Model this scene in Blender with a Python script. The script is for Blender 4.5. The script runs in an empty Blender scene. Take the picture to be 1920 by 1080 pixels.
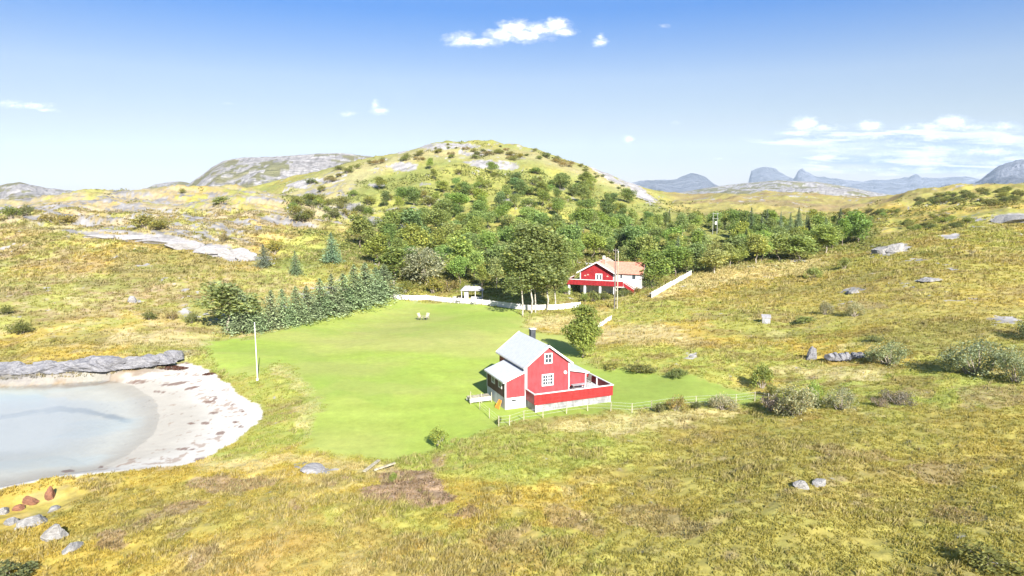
import bpy, bmesh, math, random
import numpy as np
from mathutils import Vector, Matrix
random.seed(7); RNG = np.random.default_rng(11)
scene = bpy.context.scene
COL = scene.collection
R = math.radians
# ------------------------------------------------------------------ camera
F = 1280.0; CAMZ = 27.0; PITCH = R(8.0); CP = math.cos(PITCH); SP = math.sin(PITCH)
cam = bpy.data.cameras.new("camera"); cam.sensor_width = 36; cam.lens = 24.0
cam.clip_start = 0.5; cam.clip_end = 60000
camo = bpy.data.objects.new("camera", cam); COL.objects.link(camo)
camo.location = (0, 0, CAMZ); camo.rotation_euler = (R(90 - 8.0), 0, 0)
scene.camera = camo

def slope(py):
    v = 540.0 - py
    return (-F*SP + v*CP) / (F*CP + v*SP)
def uu(px, py):
    return (px - 960.0) / (F*CP + (540.0-py)*SP)
def P(px, py, Y):                       # photo direction -> point at depth Y
    return (uu(px, py)*Y, Y, CAMZ + slope(py)*Y)
def Pz(px, py, z):                      # photo direction -> point at height z
    Y = (z - CAMZ) / slope(py)
    return (uu(px, py)*Y, Y, z)
def proj(x, y, z):
    d = z - CAMZ
    dep = y*CP - d*SP
    return 960 + F*x/dep, 540 - F*(y*SP + d*CP)/dep

# ------------------------------------------------------------------ noise
_T = RNG.random((8, 256, 256)).astype(np.float64)
def vnoise(x, y, k=0):
    T = _T[k % 8]
    xi = np.floor(x).astype(np.int64); yi = np.floor(y).astype(np.int64)
    fx = x - xi; fy = y - yi
    fx = fx*fx*fx*(fx*(fx*6-15)+10); fy = fy*fy*fy*(fy*(fy*6-15)+10)
    x0 = xi & 255; x1 = (xi+1) & 255; y0 = yi & 255; y1 = (yi+1) & 255
    a = T[x0, y0]; b = T[x1, y0]; c = T[x0, y1]; d = T[x1, y1]
    return (a + (b-a)*fx + (c-a)*fy + (a-b-c+d)*fx*fy)*2 - 1
def fbm(x, y, scale, octs=4, k=0, gain=0.5):
    s = 0; a = 1.0; f = 1.0/scale; tot = 0
    for o in range(octs):
        s = s + a*vnoise(x*f + 17.3*o + 3.1*k, y*f + 9.7*o - 5.3*k, k+o); tot += a
        a *= gain; f *= 2.03
    return s/tot
def ridged(x, y, scale, octs=4, k=0):
    s = 0; a = 1.0; f = 1.0/scale; tot = 0
    for o in range(octs):
        s = s + a*(1-np.abs(vnoise(x*f + 7.3*o, y*f - 9.7*o, k+o))); tot += a
        a *= 0.5; f *= 2.1
    return s/tot
def sstep(a, b, x):
    t = np.clip((x-a)/(b-a), 0, 1); return t*t*(3-2*t)
def poly_sd(poly, x, y):                # signed distance, + inside
    P_ = np.array(poly, float); n = len(P_)
    d = np.full(x.shape, 1e18); ins = np.zeros(x.shape, bool)
    for i in range(n):
        ax, ay = P_[i]; bx, by = P_[(i+1) % n]
        ex, ey = bx-ax, by-ay; L = ex*ex+ey*ey + 1e-12
        t = np.clip(((x-ax)*ex + (y-ay)*ey)/L, 0, 1)
        d = np.minimum(d, (x-ax-t*ex)**2 + (y-ay-t*ey)**2)
        c = (ay > y) != (by > y)
        xs = ax + (y-ay)*ex/(ey if abs(ey) > 1e-12 else 1e-12)
        ins ^= c & (x < xs)
    d = np.sqrt(d)
    return np.where(ins, d, -d)

# ------------------------------------------------------------------ terrain control points
CPTS = []
def cp(px, py, Y): CPTS.append(P(px, py, Y))
def cz(px, py, z): CPTS.append(Pz(px, py, z))
def cw(px, Y, z): CPTS.append(((px-960)/1275.0*Y, Y, z))
for a in [(395,640),(480,632),(560,612),(640,585),(735,560),(860,568),(975,582),(1000,620),(1070,650),(1110,692),(1230,704),(1400,742),
          (1300,755),(1000,785),(830,830),(740,860),(620,845),(600,760),(560,700),(500,700),(440,690),(800,620),(800,700),(850,760),
          (700,650),(680,740),(950,660),(1060,700),(1200,735)]: cz(a[0], a[1], 0.0)
for a in [(0,650,.6),(100,652,.7),(200,640,.9),(300,635,.9),(380,660,.1),(450,735,-.3),(510,775,-.3),(490,810,-.3),(420,850,-.2),(340,872,-.1)]: cz(*a)
for a in [(0,600,128),(0,540,150),(0,470,185),(0,430,206),(0,400,240),(0,376,290),(0,374,330)]: cp(*a)
for a in [(200,580,138),(200,500,170),(200,440,200),(200,400,234),(205,366,278),(210,350,310)]: cp(*a)
for a in [(400,580,143),(400,490,180),(400,430,212),(400,380,262),(390,349,312)]: cp(*a)
for a in [(470,352,312),(560,555,157),(560,500,180),(560,450,207),(560,400,252),(560,369,300)]: cp(*a)
for a in [(680,520,178),(690,460,215),(700,415,262),(710,396,292),(790,420,262)]: cp(*a)
for px,z,Y in [(0,18,430),(200,20,420),(400,20,400),(560,20,365),(700,20,345),(800,18,300)]: cw(px,Y,z)
for a in [(540,356,410),(620,317,440),(700,296,470),(740,289,485),(800,270,500),(860,266,510),(930,266,510),(1000,279,500),(1060,296,490),
          (1120,320,470),(1160,338,450),(1200,357,430),(1235,378,405)]: cp(*a)
for px in (560,700,860,1000,1160): cw(px, 680, 26)
for a in [(640,360,375),(700,350,385),(700,370,350),(800,330,400),(800,380,335),(800,430,275),(800,475,225),(800,525,190),
          (950,300,440),(950,330,400),(950,385,332),(950,440,268),(950,500,215),(950,545,180),
          (1100,345,405),(1100,395,330),(1100,445,262),(1100,505,205),(1100,560,172),(1200,405,350),(1200,455,262),(1200,515,198),(1200,556,168)]: cp(*a)
for a in [(1300,520,190),(1400,497,208),(1500,487,215),(1600,458,240),(1500,425,290),(1300,425,282),(1400,425,290),(1300,388,400),(1250,381,470),
          (1330,367,500),(1420,360,520),(1520,362,520),(1630,371,500),(1500,385,400),(1600,395,370)]: cp(*a)
for px in (1250,1420,1600,1800,2000): cw(px, 720, 12)
for a in [(1670,371,400),(1720,359,372),(1800,351,362),(1920,344,360),(2100,340,360),(1700,402,310),(1800,386,298),(1900,378,290),(1900,402,250),
          (1900,430,215),(1900,500,162),(1900,600,114),(1900,700,86),(1900,800,67),(1900,950,48),(1900,1080,38),
          (1700,440,228),(1700,500,172),(1700,600,118),(1700,700,90),(1700,800,70),(1700,950,50),(1700,1080,39),
          (2150,420,230),(2150,600,112),(2150,800,66),(2150,1080,37)]: cp(*a)
for a in [(1500,1080,40),(1500,900,54),(1500,790,74),(1500,700,96),(1500,650,110),(1500,600,130),(1500,550,160),(1500,510,195),
          (1300,800,76),(1300,850,66),(1300,950,52),(1300,700,97),(1300,620,125),(1300,560,162),(1150,590,148),(1180,650,114),
          (960,1080,42),(960,980,50),(960,900,58),(960,850,66),(960,805,75),(1150,800,75),
          (700,1080,42.5),(700,980,50),(700,900,60),(500,1080,43),(500,980,50),(500,900,60),(300,1080,44.5),(300,980,52),(300,910,61),
          (100,1080,45),(100,1000,52),(60,950,59),(-200,1080,46),(-200,1000,53)]: cp(*a)
for a in [(-250,940,-1.0),(-250,700,-.8),(-400,620,1.5),(-400,500,8)]: cz(*a) if a[1]>600 else None
cp(-300,560,140); cp(-300,450,200); cp(-300,380,300); cw(-300,430,20)
CA = np.array(CPTS)
KU, KW = 3.0, 1.6
def uwcoord(x, y):
    y = np.maximum(y, 8.0)
    u = np.clip(x/y, -1.05, 0.98); w = np.log(np.clip(y, 33.0, 720.0))
    return u*KU, w*KW
def _tpsk(r2): return 0.5*r2*np.log(r2 + 1e-12)
_cu, _cw = uwcoord(CA[:,0], CA[:,1])
def _fit():
    n = len(_cu)
    K = _tpsk((_cu[:,None]-_cu[None])**2 + (_cw[:,None]-_cw[None])**2) + np.eye(n)*0.0015
    A = np.zeros((n+3, n+3)); A[:n,:n] = K
    A[:n,n] = 1; A[:n,n+1] = _cu; A[:n,n+2] = _cw; A[n:, :n] = A[:n, n:].T
    b = np.zeros(n+3); b[:n] = CA[:,2]
    return np.linalg.solve(A, b)
_sol = _fit()
# precomputed lookup grid of the spline, bilinear/cubic sampled afterwards
GU = np.linspace(-1.05*KU, 0.98*KU, 500); GW = np.linspace(math.log(33)*KW, math.log(720)*KW, 600)
def _grid():
    g = np.zeros((len(GU), len(GW)))
    for i, u in enumerate(GU):
        r2 = (u-_cu[:,None])**2 + (GW[None]-_cw[:,None])**2
        g[i] = _sol[:len(_cu)] @ _tpsk(r2) + _sol[-3] + _sol[-2]*u + _sol[-1]*GW
    return g
GT = _grid()
def tps(x, y):
    u, w = uwcoord(x, y)
    a = (u-GU[0])/(GU[1]-GU[0]); b = (w-GW[0])/(GW[1]-GW[0])
    i = np.clip(a.astype(int), 0, len(GU)-2); j = np.clip(b.astype(int), 0, len(GW)-2)
    fa = a-i; fb = b-j
    return GT[i,j]*(1-fa)*(1-fb)+GT[i+1,j]*fa*(1-fb)+GT[i,j+1]*(1-fa)*fb+GT[i+1,j+1]*fa*fb

WL = -1.8
BEACH = [Pz(px,py,-0.75)[:2] for px,py in [(-500,960),(-200,935),(0,915),(100,893),(200,884),(300,877),(360,868),(400,852),(440,828),(475,800),(498,778),(482,756),(446,738),
   (432,722),(405,705),(385,690),(350,678),(310,690),(200,702),(100,708),(0,713),(-200,716),(-500,716)]]
WATER = [Pz(px,py,WL)[:2] for px,py in [(-600,945),(-200,930),(0,912),(110,891),(190,878),(240,852),(285,815),(302,775),(285,745),(250,722),(200,711),(100,714),(0,720),(-200,722),(-600,722)]]
# far ridges: (depth, half depth front, back, [(px,py)...], roughness)
RIDGES = [
 (900, 330, 300, [(250,395),(330,368),(360,348),(385,330),(410,312),(430,303),(470,296),(540,291),(600,287),(650,289),(720,297),(800,310),(900,340),(1000,380)], 9.0, 'hill'),
 (760, 260, 250, [(-500,350),(-200,352),(0,352),(15,348),(30,343),(50,340),(75,345),(100,352),(130,356),(170,360),(230,366),(330,390)], 7, 'hill'),
 (1500, 350, 400, [(230,380),(300,345),(330,340),(350,340),(400,352),(480,380)], 5.0, 'hill'),
 (1300, 350, 300, [(1240,392),(1300,372),(1360,356),(1420,353),(1480,350),(1540,349),(1590,354),(1630,364),(1660,378),(1700,400)], 6.0, 'hill'),
 (2600, 700, 600, [(1150,385),(1200,366),(1260,362),(1330,350),(1390,343),(1450,337),(1520,340),(1580,350),(1640,362),(1750,372),(1900,370),(2200,368)], 12.0, 'hill'),
 (9500, 2200, 1800, [(1120,350),(1180,342),(1205,337),(1240,336),(1265,336),(1285,329),(1300,328),(1318,333),(1335,345),(1360,356)], 70.0, 'mountain'),
 (11500, 2000, 2000, [(1340,356),(1396,344),(1400,320),(1418,313),(1430,312),(1446,321),(1462,330),(1480,334),(1487,320),(1494,317),(1503,325),(1520,330),(1550,333),(1600,338),(1660,346),(1720,352)], 75.0, 'mountain'),
 (12500, 2000, 2000, [(1560,352),(1610,338),(1660,335),(1690,333),(1704,323),(1716,331),(1760,332),(1800,331),(1830,336),(1900,345)], 60.0, 'mountain'),
 (7200, 1900, 1800, [(1750,352),(1800,346),(1822,340),(1835,328),(1850,315),(1868,306),(1885,300),(1910,296),(1950,294),(2050,290),(2200,310),(2400,350)], 85.0, 'mountain'),
]
def ridge_h(x, y, r):
    Y0, fd, bd, prof, rough, kind = r
    yy = np.maximum(y, 1.0)
    pxs = 960 + 1275*x/yy
    ppx = [p[0] for p in prof]; hz = [CAMZ + slope(p[1])*Y0 + 0 for p in prof]
    c = np.interp(pxs, ppx, hz, left=-200, right=-200)
    if kind == 'mountain': c = np.where(c > -150, c + (ridged(x, y*.3, 520, 5, 4)-.70)*rough*3.2*np.clip((c-120)/300, 0, 1), c)
    wob = fbm(x, y, fd*0.7, 3, 3)*fd*0.16
    d = (y + wob - Y0)
    t = np.where(d < 0, -d/fd, d/bd)
    sh = 1 - np.clip(t, 0, 1.6)**1.35
    base = -12.0
    h = base + (c-base)*sh
    det = (ridged(x, y, fd*0.30, 5, 2)-0.72)*rough*2.4*np.clip(t*3.0, 0.3, 1)
    return np.where(c > -150, h + det*(c > base), -60.0)

def masks_uv(x, y, z):
    px, py = proj(x, y, z)
    return px, py

LAWN_PX = [(395,640),(480,634),(520,622),(560,610),(600,597),(640,584),(690,570),(735,559),(860,568),(972,580),(982,596),(972,612),(1000,624),(1064,630),(1082,668),(1112,692),(1180,697),
  (1230,704),(1280,712),(1330,722),(1375,731),(1412,745),(1395,752),(1300,757),(1200,766),(1150,771),(1000,787),(935,800),(925,800),(870,820),(830,835),(800,845),(740,862),(700,857),(640,850),(590,842),(580,830),(598,800),(604,770),
  (596,735),(560,700),(545,684),(520,676),(500,680),(480,700),(440,700),(400,670)]
LAWN = [Pz(px,py,0.0)[:2] for px,py in LAWN_PX]

def height(x, y):
    x = np.asarray(x, float); y = np.asarray(y, float)
    z = tps(x, y)
    far = sstep(560, 900, y)
    z = z*(1-far) + far*(4 + fbm(x, y, 900, 4, 5)*10)
    z = z - sstep(3000, 5000, y)*12 + 0
    lawn = sstep(-3, 1.0, poly_sd(LAWN, x, y))
    nearw = sstep(700, 300, y)
    # heath relief: hummocks and tussocks
    und = fbm(x, y, 22, 3, 1)*0.55 + fbm(x, y, 6, 3, 2)*0.32 + fbm(x, y, 1.5, 3, 4)*0.22
    amp = (1-lawn)*(0.75 + sstep(150, 300, y)*1.2) * sstep(20,30,y)
    hill = sstep(200, 330, y)*(ridged(x, y, 34, 5, 6)-0.72)*9.0*sstep(700,520,y)
    lefth = sstep(-30,-70,x)*sstep(170,215,y)*(ridged(x*0.35, y*1.3+0.25*x, 12, 4, 5)-0.72)*5.0*sstep(420,300,y)
    z = z + und*amp*nearw + hill*0.6*sstep(-0.05,-0.0,0*x) + lefth
    z = z + lawn*(fbm(x, y, 16, 3, 3)*0.10 + fbm(x*.3+y*.2, y, 4, 2, 3)*0.03)
    # bay
    dB = poly_sd(BEACH, x, y); dW = poly_sd(WATER, x, y)
    wob = fbm(x, y, 3.0, 3, 6)*0.5
    inb = -0.75 - 1.05*np.clip(dB, 0, None)/(np.clip(dB, 0, None) + np.clip(-dW, 0, None) + 1e-6)
    inw = WL - np.minimum(np.clip(dW, 0, None)*0.10, 1.5) 
    zb = np.where(dW > 0, inw, inb) + fbm(x, y, 5, 3, 1)*0.05 + fbm(x, y, .8, 2, 1)*0.02
    px, py = proj(x, y, z)
    rocky = (y > 92) & (x < -52)
    bw = np.where(rocky, 1.6, 5.0)
    t = sstep(0, 1, (-dB + wob)/bw)
    z = np.where(t < 1, zb*(1-t) + z*t, z)
    for r in RIDGES:
        m = (y > r[0]-r[1]*1.7)
        if np.any(m):
            hr = np.full(z.shape, -60.0)
            hr[m] = ridge_h(x[m], y[m], r)
            z = np.maximum(z, hr)
    return z
def H(x, y): return float(height(np.array([x]), np.array([y]))[0])
def on_ground(px, py, y0=35.0, y1=620.0):   # first hit of the photo ray on the terrain
    Y = np.exp(np.linspace(math.log(y0), math.log(y1), 1500))
    X = uu(px, py)*Y; Z = CAMZ + slope(py)*Y
    h = height(X, Y)
    k = np.argmax(h >= Z) if np.any(h >= Z) else len(Y)-1
    k = max(k, 1)
    return Vector((X[k], Y[k], h[k]))
# ------------------------------------------------------------------ ground colours (albedo) as a function of place
def C3(*a): return np.array(a, float)
YG=C3(.258,.250,.058); GOLD=C3(.325,.245,.052); OLIVE=C3(.215,.212,.055); BROWN=C3(.275,.195,.065); STRAW=C3(.41,.345,.175)
LUSH=C3(.235,.262,.058); LAWNC=C3(.220,.285,.048); LAWN2=C3(.268,.292,.074); HEATHER=C3(.235,.165,.105); ROCKC=C3(.235,.225,.22); SANDC=C3(.42,.40,.36); FORESTF=C3(.10,.13,.03)
KELP=C3(.10,.045,.03)
def ell(px, py, cx, cy, rx, ry, soft=0.6, rot=0):
    c, s = math.cos(R(rot)), math.sin(R(rot))
    dx, dy = px-cx, py-cy
    a = (dx*c + dy*s)/rx; b = (-dx*s + dy*c)/ry
    return sstep(1+soft, 1-soft, np.sqrt(a*a+b*b))
def ppoly(px, py, poly, soft):
    return sstep(-soft, soft, poly_sd(poly, px, py))
PALE_P = [([(1215,556),(1260,528),(1330,502),(1420,490),(1500,484),(1570,492),(1500,516),(1380,530),(1280,548),(1230,562)],7),
          ([(1110,620),(1180,606),(1260,612),(1330,640),(1290,655),(1200,648),(1130,645)],14),
          ([(985,596),(1060,590),(1120,600),(1120,612),(1062,622),(1000,620)],8),
          ([(1000,790),(1150,778),(1300,762),(1400,760),(1380,785),(1250,800),(1150,815),(1010,810)],10),
          ([(1420,690),(1560,690),(1690,702),(1660,722),(1500,708),(1430,702)],10),
          ([(500,680),(540,680),(590,720),(606,770),(598,815),(570,845),(560,800),(565,750),(530,715),(500,700)],9),
          ([(380,860),(480,850),(600,858),(740,868),(780,900),(700,890),(560,880),(460,880),(390,880)],8),
          ([(200,628),(300,622),(400,630),(420,648),(380,656),(300,650),(210,650)],10),
          ([(640,575),(700,562),(760,553),(735,562),(640,588),(560,612),(480,634),(400,640),(480,625),(560,600)],4)]
GREEN_P = [([(350,640),(480,636),(560,680),(610,760),(600,830),(500,850),(400,880),(440,830),(500,780),(440,715),(390,680)],14),
           ([(700,870),(850,822),(950,800),(1200,775),(1330,765),(1180,830),(1000,900),(860,900)],30),
           ([(1090,650),(1300,650),(1480,650),(1560,700),(1460,720),(1300,706),(1150,690)],20),
           ([(1180,560),(1260,560),(1300,600),(1200,610),(1120,600)],20),
           ([(700,330),(880,300),(1100,340),(1180,380),(1100,420),(800,400),(650,420),(600,480),(520,560),(440,560),(560,440),(640,380)],40),
           ([(1560,690),(1920,700),(1920,770),(1500,760),(1400,755)],20)]
BROWN_P = [([(1180,840),(1320,790),(1500,785),(1920,740),(2300,740),(2300,1300),(1180,1300),(1120,980)],60),
           ([(60,940),(300,905),(500,900),(720,930),(640,1000),(300,1010),(120,1000)],30),
           ([(1290,560),(1700,470),(1920,480),(1920,640),(1700,650),(1500,600)],40)]
ROCK_E = [(758,312,26,9,0),(925,309,52,9,3),(830,274,70,6,0),(770,276,30,6,-20),(1190,352,50,10,38),(1140,330,40,6,30),(560,345,26,7,-10),(600,338,26,5,0),
          (690,412,70,6,12),(740,425,50,7,10),(1895,408,45,9,-6),(1670,468,36,9,-8),(1600,545,22,7,-8),(1740,524,24,4,-6),(1780,444,20,5,0),(1830,410,20,4,0),
          (1890,600,30,10,0),(250,562,14,7,0),(590,880,46,4,-4),(660,388,26,5,0),(1300,668,16,5,0),(705,347,14,5,0),
          (320,449,150,6,9),(440,480,50,8,6),(170,438,60,4,6)]
HEATHER_E = [(770,922,82,34,-8),(445,905,70,15,0),(1060,975,70,28,5),(1250,978,80,18,5),(1690,745,40,12,-4),(860,958,45,12,-5),(930,1010,50,25,0),(1620,575,50,9,0),
             (200,1010,30,20,0),(560,942,20,8,0),(1860,740,70,22,0),(1760,880,60,16,0),(1600,850,80,12,10),(1800,960,70,18,10),(340,950,60,14,0)]
KELP_E = [(318,688,30,5,8),(345,680,22,4,0),(398,700,12,3,-20),(360,728,18,2.5,-10),(395,752,14,3,-10),(400,775,12,3,0),(410,812,10,4,-20),(300,735,10,3,0),(322,720,30,3,-8),(385,795,7,3,0),
          (260,716,26,4,0),(360,795,7,2,0),(130,884,14,3,0),(190,876,8,3,0),(430,760,10,2,-20),(380,860,14,3,-10),(350,842,20,3,0),(437,790,6,3,0),(450,800,5,3,0),(455,770,5,3,0),(404,745,9,4,0)]
def ground_colour(x, y, z):
    px, py = proj(x, y, z)
    wx = x + fbm(x, y, 5, 3, 0)*2.0; wy = y + fbm(x, y, 5, 3, 1)*2.0
    # wobble in photo units so painted borders are ragged
    k = 1275.0/np.maximum(y, 20)
    pxw = px + fbm(x, y, 4, 4, 3)*2.6*k; pyw = py + fbm(x, y, 4, 4, 5)*0.8*k
    n1 = fbm(wx, wy, 26, 4, 0); n2 = fbm(wx, wy, 7, 4, 1); n3 = fbm(x, y*1.0, 1.7, 4, 2); n4 = fbm(x, y, 60, 3, 3); n5 = fbm(x, y, 0.6, 3, 6)
    def mx(a, b, t): return a*(1-t[:,None]) + b*t[:,None]
    n = len(x)
    c = np.tile(YG, (n, 1))
    c = mx(c, GOLD, sstep(-.15, .35, n1+.5*n2+.35*n3))
    c = mx(c, OLIVE, sstep(.0, .6, n2*.9+n3*.35-n1*.3)*.75)
    c = mx(c, STRAW, sstep(.12, .5, fbm(wx, wy, 3.2, 4, 4)*.9+n5*.15)*.45)
    c = mx(c, BROWN, sstep(.18, .48, fbm(wx, wy, 11, 4, 7)+n3*.3)*.6)
    nearright = 0
    def soften(m, s=.5): return sstep(.28, .72, m + s*(n2*.5+n3*.5))
    g = np.zeros(n)
    for p, s in GREEN_P: g = np.maximum(g, ppoly(pxw, pyw, p, s))
    c = mx(c, mxc(LUSH, YG, n3), soften(g, .7)*.85)
    b = np.zeros(n)
    for p, s in BROWN_P: b = np.maximum(b, ppoly(pxw, pyw, p, s))
    bb = C3(.270,.222,.058)
    c = mx(c, bb, soften(b, 1.0)*.62)
    c = mx(c, OLIVE*.8, b*sstep(.1, .55, n3+n5*.5)*.55)
    lf = ppoly(pxw, pyw, [(-400,415),(480,500),(700,500),(600,600),(300,640),(-400,660)], 20)
    c = mx(c, C3(.30,.23,.10), lf*sstep(0,.4,n2+.5*n3)*.5)
    c = mx(c, STRAW, lf*sstep(.1,.5,n3+.3*n5)*.4)
    c = mx(c, C3(.17,.12,.045), sstep(60, 90, y)*sstep(.15,.5,fbm(x*.5, y, 3.5, 4, 6)+n5*.2)*.6)
    c = mx(c, C3(.155,.150,.045), sstep(60, 90, y)*sstep(.12,.42,fbm(x*.4, y, 9, 5, 1))*.5)
    lft = sstep(720, 500, px)*sstep(105, 125, y)
    c = c*(1 - lft[:,None]*np.array([.06,.06,-.10]))
    p_ = np.zeros(n)
    for p, s in PALE_P: p_ = np.maximum(p_, ppoly(pxw, pyw, p, s))
    c = mx(c, STRAW*(1+.12*n3[:,None]), sstep(.25,.95, p_ + .9*(n2*.5+n3*.6))*.62)
    h = np.zeros(n)
    for e in HEATHER_E: h = np.maximum(h, ell(pxw, pyw, e[0], e[1], e[2], e[3], .35, e[4]))
    c = mx(c, HEATHER*(1+.5*n5[:,None]), soften(h, 1.2)*np.where((px > 680) & (px < 860), .97, np.where(px < 900, .7, .42)))
    brow = ppoly(px, py, [(600,322),(700,300),(760,288),(860,268),(940,266),(1010,284),(1100,310),(1100,320),(1000,306),(900,296),(780,298),(680,312),(600,335)], 6)*sstep(330,380,y)
    c = mx(c, C3(.16,.15,.05), brow*.7*sstep(-.3,.2,n2+.5*n3))
    # woodland floor
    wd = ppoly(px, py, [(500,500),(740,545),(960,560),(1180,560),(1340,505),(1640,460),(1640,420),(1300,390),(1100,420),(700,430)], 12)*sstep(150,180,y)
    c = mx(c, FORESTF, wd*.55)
    hz_ = sstep(300, 360, y)*sstep(600, 560, y)*sstep(1290, 1220, px)
    hr_ = sstep(330, 400, y)*sstep(600, 560, y)*sstep(1220, 1290, px)
    c = mx(c, mxc(C3(.23,.20,.07), C3(.17,.12,.075), fbm(x*.6, y, 14, 4, 2)), hr_*.7)
    c = mx(c, C3(.190,.190,.052)*(1+.30*n2[:,None]), hz_*.6)
    c = mx(c, C3(.15,.172,.05), hz_*sstep(-.1,.35,fbm(x,y,20,4,1)+.4*n2)*.6)
    # rock
    r = np.zeros(n)
    for e in ROCK_E: r = np.maximum(r, ell(pxw, pyw, e[0], e[1], e[2], e[3], .35, e[4]))
    streak = fbm(x*.35, y + .25*x, 5.0, 5, 2)
    lh = ppoly(pxw, pyw, [(-400,350),(0,352),(130,360),(380,345),(560,366),(790,412),(760,440),(650,425),(560,430),(480,440),(470,490),(300,440),(0,425),(-400,420)], 14)*sstep(180,205,y)*sstep(420,380,y)
    c = mx(c, C3(.255,.21,.135)*(1+.45*n3[:,None]), lh*sstep(-.35,.1,n2+.4*streak)*.85)
    streak2 = fbm(x*.30, y*1.0 + .25*x, 3.0, 5, 2)
    r = np.maximum(r, lh*sstep(.0, .22, streak2 + .35*n3)*.8)
    sh = ppoly(pxw, pyw, [(520,372),(620,318),(740,292),(800,275),(1000,284),(1150,336),(1240,380),(1150,352),(1000,300),(800,296),(700,330),(600,400)], 10)*sstep(330,380,y)
    c = mx(c, C3(.29,.245,.15), sh*.5)
    r = np.maximum(r, sh*sstep(.05, .35, streak)*.8)
    far = sstep(560, 700, y)
    r = np.maximum(r, far*sstep(-.26, .0, fbm(x, y, 42, 5, 3) + .5*fbm(x, y, 13, 4, 2))*.95)
    r = np.maximum(r, sstep(400, 460, y)*sstep(1230,1300,px)*sstep(.15,.4,streak)*.6)
    r = np.maximum(r, sstep(.50, .62, fbm(x, y, 9, 5, 3)+.4*n3)*.8*sstep(110,140,y)*np.where((px > 950) & (px < 1450) & (y < 170), 0, 1))
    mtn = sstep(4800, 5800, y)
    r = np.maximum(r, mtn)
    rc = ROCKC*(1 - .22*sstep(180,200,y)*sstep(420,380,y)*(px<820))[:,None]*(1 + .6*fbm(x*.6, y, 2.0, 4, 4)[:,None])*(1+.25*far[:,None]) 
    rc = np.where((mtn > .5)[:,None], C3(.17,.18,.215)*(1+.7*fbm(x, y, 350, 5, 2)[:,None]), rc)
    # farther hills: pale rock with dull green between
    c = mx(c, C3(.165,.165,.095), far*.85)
    nz = np.where(y < 150, n5*.75 + n3*.55, n3*.55 + n2*.6)
    rr = np.maximum(sstep(.48, .66, r*np.where(y < 170, .74, .92) + .75*nz*(1-far)), mtn)
    c = mx(c, rc, rr)
    # lawn
    sdl = poly_sd(LAWN, x + fbm(x,y,2.2,4,2)*1.5 + n5*.3, y + fbm(x,y,2.2,4,5)*2.2)
    L = sstep(-.7, .5, sdl)
    c = mx(c, C3(.21,.265,.06), sstep(-3.5, 0, sdl)*.6)
    lc = LAWNC*(1-sstep(-.5,.5,n1)[:,None]) + LAWN2*sstep(-.5,.5,n1)[:,None]
    stripe = fbm(x*.16 + y*.10, y*.9 - x*.12, 2.4, 3, 1)
    lc = lc*(1 + .10*stripe[:,None] + .07*n3[:,None] + .05*n5[:,None])
    sw_ = fbm(np.hypot(x+60, (y-60)*.8)*.22, np.arctan2(y-60, x+60)*5, 1.6, 4, 4)
    lc = mx(lc, C3(.178,.245,.042), sstep(-.05,.35,sw_)*.55)
    lc = mx(lc, C3(.27,.27,.09), sstep(.1,.5,n2)*.25)
    lc = mx(lc, C3(.27,.262,.088), sstep(.0,.5,fbm(x*.5+y*.2,y,13,3,6))*.45)
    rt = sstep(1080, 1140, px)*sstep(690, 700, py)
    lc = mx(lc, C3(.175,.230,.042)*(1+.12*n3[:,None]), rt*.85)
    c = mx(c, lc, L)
    L = np.where(rr > .5, 0, L)
    # sand, wet and dry
    dB = poly_sd(BEACH, x + fbm(x,y,1.6,4,2)*.7, y + fbm(x,y,1.6,4,5)*.7)
    S = sstep(-.15, .15, dB)
    sc = SANDC*(1 + .05*n3[:,None])
    sc = mx(sc, C3(.31,.288,.245)*(1+.10*n2[:,None]), sstep(-1.05, -1.60, z+.12*n2)*.85)
    sc = mx(sc, C3(.50,.485,.42), sstep(-1.85, -2.3, z)*.85)
    dots = sstep(.50, .62, fbm(x, y, .8, 3, 3) + .25*sstep(2.5, .5, np.abs(dB-3.2)) ) * sstep(-1.85,-1.6,z)
    sc = mx(sc, C3(.20,.13,.09), dots*.6)
    kx, ky = pxw*.25+px*.75, pyw*.25+py*.75
    kk = np.zeros(n)
    for e in KELP_E: kk = np.maximum(kk, ell(kx, ky, e[0], e[1], e[2], e[3], .4, e[4]))
    sc = mx(sc, KELP, sstep(.45,.8,kk*.85+.8*n5)*.75)
    weed = ell(px, py, 110, 800, 1, 1)
    wl = np.abs(py - np.interp(px, [-300,0,60,110,170,250], [800,783,773,768,772,790]) - 3*n2)
    wd2 = sstep(7, 1.5, wl + 3*n3)*sstep(258, 225, px)*S
    sc = mx(sc, C3(.12,.16,.19), wd2*.8)
    bpx = ell(px, py, 20, 742, 120, 16, .9)*S
    sc = mx(sc, C3(.34,.44,.36), bpx*.5*sstep(-.2,.4,n2))
    sc = mx(sc, C3(.36,.43,.45), S*sstep(-1.9,-2.2,z)*sstep(-.1,.4,fbm(x*.5,y,6,4,3))*.45)
    c = mx(c, sc, S)
    shore = sstep(97,100,y)*sstep(-52,-58,x)*sstep(2.2,.3,dB+n3*1.2)*sstep(-5,-3.5,dB)
    c = mx(c, mxc3(C3(.17,.165,.17), C3(.15,.105,.065), sstep(-.6,.5,dB+n3)), shore*.85)
    return np.clip(c, .008, .85), rr*(1-S), L, S
def mxc(a, b, n):
    t = sstep(-.4, .4, n)[:,None]; return a*(1-t) + b*t
def mxc3(a, b, t): return a*(1-t[:,None]) + b*t[:,None]

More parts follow.
